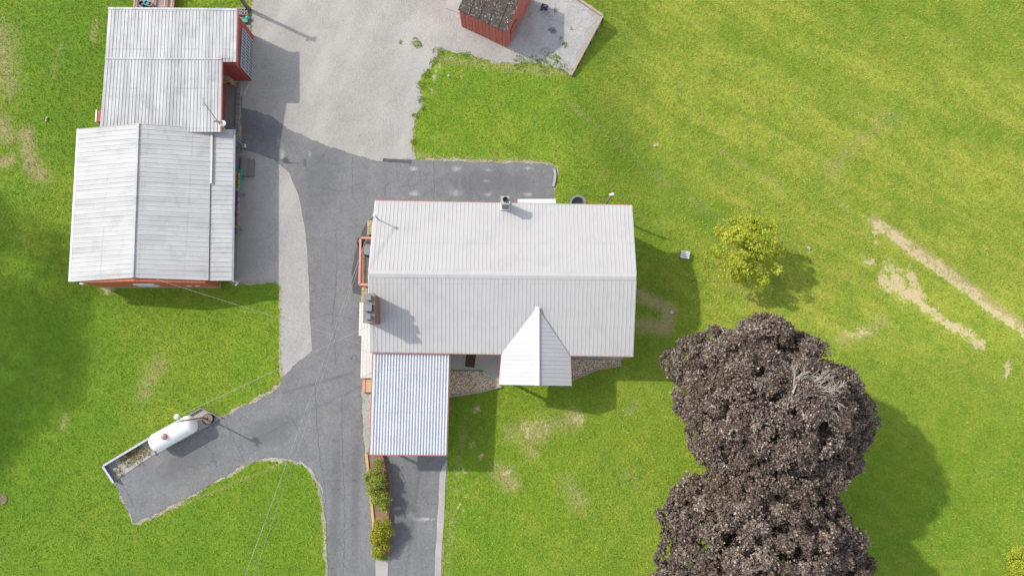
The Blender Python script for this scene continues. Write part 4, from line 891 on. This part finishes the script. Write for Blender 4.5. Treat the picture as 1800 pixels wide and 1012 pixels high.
# yellow dog house
p = P(399, 141, .5); dh = thing('dog_house', (p.x, p.y, .1), 'small yellow wooden kennel with a pointed gable under the red wall', 'dog house')
MB().box((p.x, p.y + .1, .42), (.6, .55, .62)).build('body', M['yard'], dh)
MB().add([(p.x - .33, p.y - .18, .74), (p.x + .33, p.y - .18, .74), (p.x, p.y - .18, 1.15), (p.x - .33, p.y + .4, .74), (p.x + .33, p.y + .4, .74), (p.x, p.y + .4, 1.15)], [(0, 1, 2), (3, 5, 4), (0, 2, 5, 3), (1, 4, 5, 2), (0, 3, 4, 1)]).build('roof', M['wood'], dh)
MB().lathe((p.x + .05, p.y - .19, .40), [(.14, 0), (.14, .02)], 16, (0, -1, 0)).build('doorway', M['black'], dh)
# cinder blocks
def cinder(p, rz, label):
    mb = MB(); c_, s_ = math.cos(rz), math.sin(rz)
    for dx, dy, sx_, sy_ in ((0, -.08, .39, .035), (0, .08, .39, .035), (-.18, 0, .035, .125), (.18, 0, .035, .125), (0, 0, .035, .125)):
        mb.box((p.x + dx * c_ - dy * s_, p.y + dx * s_ + dy * c_, p.z + .1), (sx_, sy_, .19), rz)
    return one(mb, 'cinder_block', M['block'], label, 'cinder block', 'cinder blocks at the workshop corner')
for i, (u, v, lab) in enumerate(((428.5, 16.5, 'uppermost of the two full cinder blocks at the workshop corner'), (428.5, 22.5, 'lower of the two full cinder blocks, above the teal ball'),
                                 (419.5, 16, 'uppermost of three cinder blocks half under the workshop roof edge'), (419.5, 19.6, 'middle of three cinder blocks half under the workshop roof edge'), (419.5, 23.2, 'lowest of three cinder blocks half under the workshop roof edge'))):
    p = P(u, v, .3); p.z = .02; o_ = cinder(p, 0 if i < 2 else 0, lab)
    if i >= 2: o_.scale = (.62, .62, 1)
p = P(434, 30, .3)
one(MB().lathe((p.x, p.y, .03), [(.02, 0), (.09, .03), (.13, .09), (.145, .145), (.13, .2), (.09, .26), (.02, .29)], 18), 'ball', M['teal'], 'teal ball beside the cinder blocks at the workshop corner', 'ball', smooth=True)
p = P(431, 37, .2); mb = MB().box((p.x, p.y, .16), (.34, .24, .12)); mb.box((p.x, p.y, .07), (.28, .18, .08))
one(mb, 'plastic_box', M['green'], 'small green plastic tub just below the teal ball', 'box', bevel=.03)
sheet_poly('corner_boards', [(418, 12), (441, 13), (441, 140), (425, 140)], M['dconcrete'], .02, .01)
p = P(438, 18); top = p + Vector((0, 0, 4.4)); up_ = thing('yard_pole', p, 'dark wooden pole at the top corner of the workshop beside the gravel lot', 'pole')
MB().tube([p - U * .2, top], [.14, .10], 12).build('shaft', M['wood'], up_, smooth=True)
MB().box(top - U * .25, (.7, .08, .1), R(20)).build('crossarm', M['wood'], up_)
# deck behind the workshop
a, b = P(238, 11, .45), P(307, -14, .45); dk2 = thing('rear_deck', ((a.x + b.x) / 2, (a.y + b.y) / 2, 0), 'pinkish wooden deck against the top wall of the workshop', 'deck')
MB().box(((a.x + b.x) / 2, (a.y + b.y) / 2 - .3, .4), (b.x - a.x, b.y - a.y + .9, .1)).build('floor', M['pdeck'], dk2)
for t_ in (0.01, .5, .8, .99):
    xx = a.x + (b.x - a.x) * t_; MB().beam((xx, a.y - .2, .62), (xx, b.y, .62), .07, .08).build('rail', M['ywood'], dk2)
    MB().box((xx, b.y + .06, .5), (.09, .09, 1.0)).build('post', M['wood'], dk2)
for k, (u, v, mt_, lab) in enumerate(((250, 8, 'black', 'dark plant pot leftmost on the rear deck'), (259, 7, 'teal', 'greenish plant pot in the middle of the rear deck clutter'), (265, 9, 'grey', 'grey blue plant pot at the right of the rear deck clutter'))):
    p = P(u, v, .6); one(MB().lathe((p.x, p.y, .45), [(.11, 0), (.17, .26), (.18, .3), (.14, .3), (.13, .2)], 16), 'plant_pot', M[mt_], lab, 'plant pot', 'pots on the rear deck')
# antenna
p = P(392, 225, 2.2); an = thing('antenna_mast', (p.x, p.y, 2.2), 'slanting antenna mast with a white ring lamp where the two outbuilding roofs meet', 'antenna')
tp = P(358, 180, 4.6); ls = P(383, 214, 3.2); p0 = P(394, 226, 2.3)
MB().tube([p0, ls], .045).build('bracket', M['ywood'], an); MB().tube([ls, tp], .022).build('mast', M['grey'], an)
mb = MB().box(tp, (.10, .45, .04)); mb.box(tp + Vector((0, .25, 0)), (.3, .03, .03)); mb.build('head', M['grey'], an)
MB().box(ls, (.5, .1, .08), R(-8)).build('crossbar', M['wood'], an)
lc = P(392, 217, 2.9); MB().lathe(lc, [(.17, -.06), (.19, 0), (.17, .04), (.10, .05), (.09, .0), (.02, 0)], 20).build('ring_lamp', M['white'], an)
MB().tube([ls.lerp(p0, .4), lc], .03).build('lamp_arm', M['grey'], an)
p = P(173, 205, 1.4); mb = MB().box((p.x + .15, p.y, .75), (.35, .75, 1.5)); bx_ = thing('utility_cabinet', (p.x + .15, p.y, 0), 'narrow russet cabinet with a white edge on the left side of the workshop', 'cabinet')
mb.build('body', M['rust'], bx_); MB().box((p.x - .07, p.y, .76), (.08, .78, 1.55)).build('door', M['white'], bx_)

# ------------------------------------------------------------------ lower left barn
we, rd, es, ee = 2.35, 3.15, 2.25, 2.02
aN, aS = P(138, 227, we), P(123, 495, we); rN, rS = P(243, 217, rd), P(233, 488, rd); eN, eS = P(371, 226, es), P(366.5, 492.5, es); lN0, lS0 = P(372, 226.5, es - .07), P(368, 493, es - .07); lN, lS = P(411, 228, ee), P(408, 493, ee)
b2 = thing('barn', ((aN.x + eN.x) / 2, (aN.y + aS.y) / 2, 0), 'lower left russet barn with a wide pale metal roof, ribs running across', 'barn')
mb = MB(); quad_roof(mb, aS, aN, rN, rS, .30, .045, .027, .05, minor=.008); quad_roof(mb, eS, eN, rN, rS, .30, .045, .027, .05, minor=.008)
r2 = mb.build('roof', M['b2roof'], b2)
MB().beam(rN + U * .04, rS + U * .04, .16, .05).build('ridge_cap', M['b2roof'], r2)
MB().beam(aN + Vector((-.03, 0, -.03)), aS + Vector((-.03, 0, -.03)), .12, .10).build('gutter', M['white'], r2)
mb = MB(); quad_roof(mb, lS, lN, lN0, lS0, .30, .05, .034, .04); r3 = mb.build('lean_to_roof', M['b2roof'], b2)
fx = eN.lerp(eS, .37); MB().beam(eN + Vector((.06, 0, .035)), fx + Vector((.06, 0, .035)), .13, .03).build('flashing', M['proof'], r3)
gu = MB().beam(lN + Vector((.05, 0, -.02)), lS + Vector((.05, 0, -.02)), .12, .10).build('gutter', M['grey'], r3)
ds = lS + Vector((.05, 0, -.05)); MB().tube([ds, P(418, 497, .35), P(414, 501, .1)], .06, 8).build('downspout', M['white'], gu)
xw, xe = P(184, 505, 0).x - .1, eS.x - .22; yn, ys = rN.y - .2, P(200, 505, 0).y
zr_ = lambda x: (we + (x - aS.x) / (rS.x - aS.x) * (rd - we)) if x < rS.x else (rd + (x - rS.x) / (eS.x - rS.x) * (es - rd))
zz = lambda x: zr_(x) - .11
xm = rS.x
mb = MB()
pr_ = [(xw, 0.12), (xe, 0.12), (xe, zz(xe)), (xm, zz(xm)), (xw, zz(xw))]
mb.add([(x, ys, z) for x, z in pr_] + [(x, yn, z) for x, z in pr_], [(0, 1, 2, 3, 4), (9, 8, 7, 6, 5)] + [(i, i + 5, (i + 1) % 5 + 5, (i + 1) % 5) for i in range(5)])
mb.build('wall', M['rust'], b2)
MB().prism([(xw - .02, ys - .02), (xe + .02, ys - .02), (xe + .02, yn), (xw - .02, yn)], -.2, .16).build('foundation', M['concrete'], b2)
p = P(262, 494, 1.6); window(b2, (P(258, 496, 1.45).x, ys - .01, 1.45), 1.15, .8, (0, -1, 0))
for u in (332, 347): q_ = P(u, 497, 1.0); MB().box((q_.x, ys - .02, .95), (.3, .03, .12)).build('vent', M['white'], b2)
MB().box((P(146, 496, 2.1).x, ys - .02, 2.15), (.22, .12, .2)).build('eave_box', M['white'], b2)
# lean-to posts, braces
for (u, v, uu, vv) in ((410, 322, 430, 342), (408, 394, 426, 404)):
    a = P(u, v, ee - .05); b = P(uu, vv, .05); MB().beam(b, (b.x - .05, b.y, ee - .08), .09, .09).build('post', M['bluewood'], b2)
a = P(411, 240, ee - .05); b = P(430, 257, .1); MB().beam(b, (b.x - .05, b.y, ee - .08), .09, .09).build('post', M['bluewood'], b2)
MB().box((b.x - .02, b.y, .14), (.2, .2, .16)).build('post_base', M['white'], b2)
MB().tube([(b.x - .05, b.y + .6, ee - .1), (b.x - .05, b.y, 1.2)], .035).build('brace', M['bluewood'], b2)
# porch floor
pf = thing('barn_porch', (P(412, 400).x, P(412, 400).y, 0), 'narrow grey board porch along the driveway side of the barn', 'porch')
a, b = P(421, 268, .3), P(419, 494, .3)
MB().box(((xe + a.x) / 2 + .02, (a.y + b.y) / 2, .27), (a.x - xe, a.y - b.y, .08)).build('floor', M['gdeck'], pf)
MB().box((a.x - .02, (a.y + b.y) / 2, .11), (.06, a.y - b.y, .22)).build('skirt', M['wood'], pf)
# steps
stp = thing('porch_steps', (P(436, 294).x, P(436, 294).y, 0), 'grey wooden steps leading from the barn porch down to the gravel path', 'steps')
for k, (u0, u1, v0, v1, z) in enumerate(((423, 429.5, 277.5, 308.5, .34), (431, 438, 279, 309.5, .24), (439, 446.5, 280, 310.5, .14))):
    a, b = P(u0, v0, z), P(u1, v1, z); MB().box(((a.x + b.x) / 2, (a.y + b.y) / 2, z - .02), (b.x - a.x, a.y - b.y, .05)).build('tread', M['gdeck'], stp)
    MB().box((a.x + .02, (a.y + b.y) / 2, z / 2 - .02), (.04, a.y - b.y - .04, z - .06)).build('riser', M['wood'], stp)
# barbecue / bench under the lean-to corner
p = P(414, 250, .7); ben = thing('bench', (p.x, p.y, .1), 'blue grey bench half under the lean-to roof at the top of the barn porch', 'bench')
MB().box((p.x + .05, p.y, .55), (.4, .55, .05)).build('seat', M['grey'], ben); MB().box((p.x - .17, p.y, .85), (.04, .55, .5)).build('backrest', M['bluewood'], ben)
for sx_ in (-.12, .2):
    for sy_ in (-.22, .22): MB().box((p.x + sx_, p.y + sy_, .28), (.05, .05, .5)).build('leg', M['bluewood'], ben)
# firewood on the porch
def tarp(name, pix, z, mat, label, bump=.03):
    q_ = [P(u, v, z) for u, v in pix]; (a, b, c, d) = q_; nu, nv = 5, 16; vs, fs = [], []
    for i in range(nv + 1):
        for j in range(nu + 1):
            l_ = a.lerp(d, i / nv); r__ = b.lerp(c, i / nv); p_ = l_.lerp(r__, j / nu); vs.append((p_.x, p_.y, z + bump * math.sin(i * 1.7 + j) + random.uniform(-.01, .01)))
    for i in range(nv):
        for j in range(nu): k = i * (nu + 1) + j; fs.append((k, k + nu + 1, k + nu + 2, k + 1))
    o_ = one(MB().add(vs, fs), name, M[mat], label, 'tarpaulin', smooth=True); so_ = o_.modifiers.new('thickness', 'SOLIDIFY'); so_.thickness = .01; return o_
tarp('tarpaulin', [(411.5, 296), (426, 298), (423, 334), (411.5, 333)], .40, 'green', 'green tarpaulin spread under the upper end of the firewood rows', .01)
tarp('tarpaulin', [(415.6, 332), (417.4, 332), (414.8, 409), (412.6, 409)], .62, 'blue', 'blue tarpaulin strip between the two rows of firewood', .02)
tarp('tarpaulin', [(409, 398), (416, 399), (415, 411), (409, 408)], .50, 'blue', 'crumpled blue tarpaulin end below the firewood rows', .04)
ords = 'top second third fourth fifth sixth seventh eighth ninth tenth'.split()
proto = None
for col, (u0, v0, u1, v1, n) in enumerate(((414, 301, 412, 393, 9), (419.3, 304, 417.6, 398, 9))):
    for k in range(n):
        a = P(u0 + (u1 - u0) * (k + .03) / n, v0 + (v1 - v0) * (k + .03) / n, .52); b = P(u0 + (u1 - u0) * (k + .95) / n, v0 + (v1 - v0) * (k + .95) / n, .52)
        c = (a + b) / 2
        if proto is None:
            L_ = (b - a).length; mb = MB().tube([(0, -L_ / 2, .09), (0, -L_ / 2 + .02, .09), (0, L_ / 2 - .02, .09), (0, L_ / 2, .09)], [.075, .088, .088, .075], 9); o_ = mb.build('firewood_log', M['log']); proto = o_
        else: o_ = proto.copy(); C.objects.link(o_)
        o_.location = (c.x, c.y, .42); o_.rotation_euler = (0, 0, random.uniform(-.06, .06)); s_ = random.uniform(.88, 1.06); o_.scale = (s_, 1, s_)
        nm = 'bottom' if k == n - 1 else ords[k] + (' from the top' if k else '')
        tag(o_, f"yellow brown firewood log, {nm} in the row {'next to the barn wall' if col == 0 else 'nearer the gravel path'}", 'firewood', 'firewood logs on the barn porch')
mb = MB()
for (u0, v0, u1, v1) in ((414, 300, 412, 394), (419.3, 303, 417.6, 399)):
    a, b = P(u0, v0, .37), P(u1, v1, .37); mb.beam(a - Vector((.06, 0, 0)), b - Vector((.06, 0, 0)), .04, .1); mb.beam(a + Vector((.06, 0, 0)), b + Vector((.06, 0, 0)), .04, .1)
one(mb, 'log_rack', M['wood'], 'low rails on the barn porch under the two rows of firewood', 'rack')

# ------------------------------------------------------------------ propane tank corner
a, b = P(268, 781, .85), P(339, 742, .85); ax = (b - a).normalized(); pt = thing('propane_tank', ((a.x + b.x) / 2, (a.y + b.y) / 2, .05), 'long white propane tank with a faded red dome on the concrete pad', 'propane tank')
Lc = (b - a).length; rr = .57; prof = [(.02, -Lc / 2 - rr * .25)]
for k in range(1, 9): t_ = k / 8 * math.pi / 2; prof.append((rr * math.sin(t_), -Lc / 2 + .25 - (.25 + rr * .25) * math.cos(t_)))
prof += [(r__, -z) for r__, z in prof[::-1]]
cc = (a + b) / 2; MB().lathe((cc.x, cc.y, .76), prof, 36, ax).build('shell', M['tank'], pt, smooth=True)
dm = cc - ax * .28; MB().lathe((dm.x, dm.y, 1.24), [(.19, 0), (.19, .16), (.16, .22), (.08, .25), (.02, .26)], 20).build('dome', M['dome'], pt, smooth=True)
for s_ in (-.9, .9):
    q_ = cc + ax * s_; sd2 = Vector((-ax.y, ax.x, 0)); MB().beam(Vector((q_.x, q_.y, .17)) - sd2 * .4, Vector((q_.x, q_.y, .17)) + sd2 * .4, .18, .26).build('foot', M['block'], pt)
for s_, r__ in ((.35, .035), (-.75, .03)): q_ = cc + ax * s_; MB().lathe((q_.x, q_.y, 1.27), [(r__, 0), (r__, .05)], 10).build('fitting', M['grey'], pt)
low = thing('low_wall', P(180, 820), 'low L shaped white capped wall around the weedy corner beside the propane tank', 'low wall')
q = [P(182, 818, .35), P(262, 770, .35)]; MB().beam(q[0] - U * .2, q[1] - U * .2, .09, .42).build('long_side', M['bluewood'], low); MB().beam(q[0] + U * .03, q[1] + U * .03, .12, .04).build('cap', M['lilac'], low)
q2 = [P(181, 819, .35), P(200, 848, .35)]; MB().beam(q2[0] - U * .2, q2[1] - U * .2, .085, .42).build('short_side', M['bluewood'], low); MB().beam(q2[0] + U * .033, q2[1] + U * .033, .115, .04).build('cap', M['lilac'], low)
q = [P(262, 771, .12), P(354, 717, .12), P(389, 734, .12)]; mb = MB().beam(q[0], q[1], .07, .16); mb.beam(q[1], q[2], .07, .16)
one(mb, 'pad_edging', M['dconcrete'], 'narrow raised edging along the lawn side of the tank pad', 'edging')
a, b = P(260, 772, .09), P(273, 798, .09); one(MB().beam(a, b, .09, .1), 'pad_divider', M['concrete'], 'thin white divider between the tank pad and the weedy corner', 'edging')
# light pole, tub
p = P(362, 733); yl = thing('yard_light', p, 'reddish yard light pole with a round white lamp beside the propane tank', 'yard light')
top = Vector((p.x - .02, p.y, 3.3)); MB().tube([p, top], [.055, .045], 10).build('pole', M['trim'], yl, smooth=True)
MB().tube([top - U * .05, top + Vector((-.18, .25, .1))], .025).build('arm', M['grey'], yl)
lp = top + Vector((-.18, .25, .0)); MB().lathe(lp, [(.05, .15), (.15, .10), (.17, 0), (.12, -.08), (.03, -.1)], 18).build('lamp_head', M['white'], yl, smooth=True)
MB().box(top, (.4, .06, .06), R(25)).build('crossarm', M['grey'], yl)
p = P(365, 736, .3); sp = thing('cable_reel', (p.x, p.y, .05), 'round rusty reel with a dark rim standing around the foot of the yard light', 'reel')
MB().lathe((p.x, p.y, .30), [(.33, -.02), (.35, .0), (.35, .04), (.32, .05), (.32, .02), (.08, .02), (.08, -.02)], 28).build('top_disc', M['black'], sp)
MB().lathe((p.x, p.y, .30), [(.315, .022), (.31, .036), (.07, .036), (.06, .022)], 28).build('face', M['rustm'], sp)
MB().lathe((p.x, p.y, .05), [(.20, 0), (.20, .23)], 16).build('drum', M['rustm'], sp)
MB().lathe((p.x, p.y, .05), [(.33, 0), (.33, .03)], 28).build('bottom_disc', M['black'], sp)

# ------------------------------------------------------------------ wires
def wire(name, a, b, sag, label, r_=.014, n=24):
    pts = [a.lerp(b, k / n) - U * sag * 4 * (k / n) * (1 - k / n) for k in range(n + 1)]
    return one(MB().tube(pts, r_, 5), name, M['wire'], label, 'cable', 'overhead service cables')
mast_top = Vector((mt.x + .06, mt.y, 4.5)); far = P(395, 1105, 7.4); far2 = P(412, 1105, 7.2)
wa = wire('power_cable', mast_top, far, .4, 'thick power cable from the house mast, left of the thin one beside it', .014)
wb = wire('power_cable', mast_top - U * .12, far2, .5, 'thin cable from the house mast, right of the thick one beside it', .009)
wire('power_cable', P(275, 491, 3.2), P(634, 604, 2.75), .05, 'thin cable from the barn gable across the drive to the house wall', .010)
wire('power_cable', lp, P(651, 571, 3.2), .1, 'thin cable from the yard light across the drive to the brick chimney', .012)
pp = thing('utility_pole', (far.x, far.y, 0), 'wooden utility pole standing below the bottom edge of the photo', 'utility pole')
MB().tube([(far.x, far.y, 0), (far.x, far.y, 7.8)], [.15, .11], 12).build('shaft', M['wood'], pp, smooth=True); MB().box((far.x + .2, far.y, 7.3), (1.6, .1, .12)).build('crossarm', M['wood'], pp)
# light post behind the house
tp_ = P(1075, 342, 2.4); gz_ = float(g(tp_.x, tp_.y)); lpst = thing('lamp_post', (tp_.x - .25, tp_.y - .35, gz_), 'brown wooden lamp post with a white head behind the top right corner of the house', 'lamp post')
MB().tube([(tp_.x - .22, tp_.y - .32, gz_), (tp_.x, tp_.y, 2.38)], [.085, .065], 10).build('post', M['wood'], lpst, smooth=True)
MB().box((tp_.x, tp_.y, 2.44), (.26, .14, .12), R(15)).build('lamp_head', M['white'], lpst, bevel=.02)
# slatted white seat
p = G(1202, 449); ss = thing('slatted_stand', p, 'small white slatted garden stand on the shaded lawn right of the house', 'garden stand')
f = MB(); rz = R(-10)
for k in range(5):
    d = Vector((0, (k - 2) * .105, 0)); d.rotate(Matrix.Rotation(rz, 3, 'Z')); f.box((p.x + d.x, p.y + d.y, p.z + .36), (.58, .065, .03), rz)
f.build('slats', M['white'], ss)
for sx_ in (-.25, .25):
    d = Vector((sx_, 0, 0)); d.rotate(Matrix.Rotation(rz, 3, 'Z')); MB().box((p.x + d.x, p.y + d.y, p.z + .32), (.05, .5, .04), rz).build('rail', M['bluewood'], ss)
    for sy_ in (-.2, .2):
        d = Vector((sx_, sy_, 0)); d.rotate(Matrix.Rotation(rz, 3, 'Z')); MB().box((p.x + d.x, p.y + d.y, p.z + .15), (.045, .045, .3), rz).build('leg', M['bluewood'], ss)
p = G(1180, 549); one(MB().lathe(p, [(.09, 0), (.09, .14), (.06, .16), (.055, .1), (.02, .1)], 16), 'pipe_cap', M['white'], 'white round pipe cap in the bare patch of lawn right of the house', 'pipe cap')
p = G(83, 210); mb = MB().box((p.x, p.y, .05), (.10, .3, .06), R(-15)); mb.box((p.x, p.y, .10), (.05, .2, .05), R(-15)); one(mb, 'marker_stone', M['rock'], 'small white marker block in the grass left of the workshop', 'marker')
p = G(5, 877); one(MB().lathe(p, [(.30, -.02), (.30, .05), (.26, .06), (.24, .02), (.02, .02)], 20), 'rusty_lid', M['rustm'], 'round brown lid in the grass at the left edge of the photo', 'lid')
# white paint kerb stop at the end of the parking bay
q = [P(974, 297, .1), P(976, 305, .1), P(975, 317, .1), P(972, 328, .1)]; mb = MB()
for a, b in zip(q[:-1], q[1:]): mb.beam(a - U * .04, b - U * .04, .14, .13)
one(mb, 'parking_kerb', M['concrete'], 'whitish painted kerb at the right end of the parking strip', 'kerb')
q = [P(673, 281, .05), P(723, 284.5, .05)]; o_ = MB().beam(q[0] - U * .012, q[1] - U * .012, .2, .008).build('drain_patch', M['newasphalt'], drive)
# fallen leaves
cs_ = []
for _ in range(420):
    a = random.gauss(0, 1); b = random.gauss(0, 1); p = G(1265 + 62 * a, 480 + 50 * b); cs_.append((p.x, p.y, p.z + .07))
c = np.array(cs_); lf = foliage('fallen_leaves', c, np.tile([0, 0, 1.], (len(c), 1)), 1, .11, M['gold'], None, .6, .02); lf['kind'] = 'stuff'; lf['label'] = 'yellow fallen leaves scattered on the lawn around the golden tree'; lf['category'] = 'fallen leaves'
# ------------------------------------------------------------------ grass blades
N = 520000
bx_, by_ = rng.uniform(-36, 37, N), rng.uniform(-14.5, 27, N)
keep = np.ones(N, bool)
def rect(o, m=0.0): return [(o[0] - m, o[1] - m), (o[2] + m, o[1] - m), (o[2] + m, o[3] + m), (o[0] - m, o[3] + m)]
polys = [[tuple(P(u, v).xy) for u, v in q] for q in (DRIVE, LOT, PATH, CARDRIVE, CSTRIP, PAD, WEEDY)]
polys += [[(p.x, p.y) for p in cs], [(aS.x, ys), (lS.x + .5, ys), (lS.x + .5, yn), (aS.x + .6, yn)], [(wx0, s0.y), (wxe, s0.y), (wxe, wy1), (wx0, wy1)],
          [tuple(P(u, v).xy) for u, v in [(788, 600), (1094, 600), (1092, 642), (1050, 650), (1003, 670), (940, 672), (880, 680), (788, 698)]], [tuple(P(u, v).xy) for u, v in [(640, 980), (690, 980), (690, 1060), (640, 1060)]],
          [tuple(P(u, v).xy) for u, v in [(236, 14), (310, 14), (310, -20), (236, -20)]]]
jx, jy = bx_ + rng.normal(0, .11, N), by_ + rng.normal(0, .11, N)
for q in polys: keep &= ~inpoly(jx, jy, q)
ix = np.clip(np.searchsorted(gx, bx_), 0, nx - 1); iy = np.clip(np.searchsorted(gy, by_), 0, ny - 1); fi = iy * nx + ix
keep &= rng.uniform(0, 1, N) > np.clip((soil[fi] - .15) * 2.2, 0, 1)
bx_, by_, fi = bx_[keep], by_[keep], fi[keep]; n = len(bx_); bz = g(bx_, by_)
an_ = rng.uniform(0, 2 * np.pi, n); tuft = rng.uniform(0, 1, n) ** 3; hgt = .03 + .09 * tuft + rng.uniform(0, .03, n); lean = rng.uniform(.03, .09, n) + .06 * tuft; wd_ = rng.uniform(.009, .018, n) + .014 * tuft
dx, dy = np.cos(an_), np.sin(an_)
V = np.stack([np.stack([bx_ - dy * wd_, by_ + dx * wd_, bz], 1), np.stack([bx_ + dy * wd_, by_ - dx * wd_, bz], 1), np.stack([bx_ + dx * lean, by_ + dy * lean, bz + hgt], 1)], 1).reshape(-1, 3)
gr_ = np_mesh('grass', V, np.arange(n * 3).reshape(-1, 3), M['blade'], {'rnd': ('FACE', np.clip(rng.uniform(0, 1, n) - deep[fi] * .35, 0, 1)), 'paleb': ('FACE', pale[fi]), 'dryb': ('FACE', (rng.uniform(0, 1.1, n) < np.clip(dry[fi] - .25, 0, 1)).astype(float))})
tag(gr_, 'short mown green grass covering the lawns around the buildings', 'grass', kind='stuff')
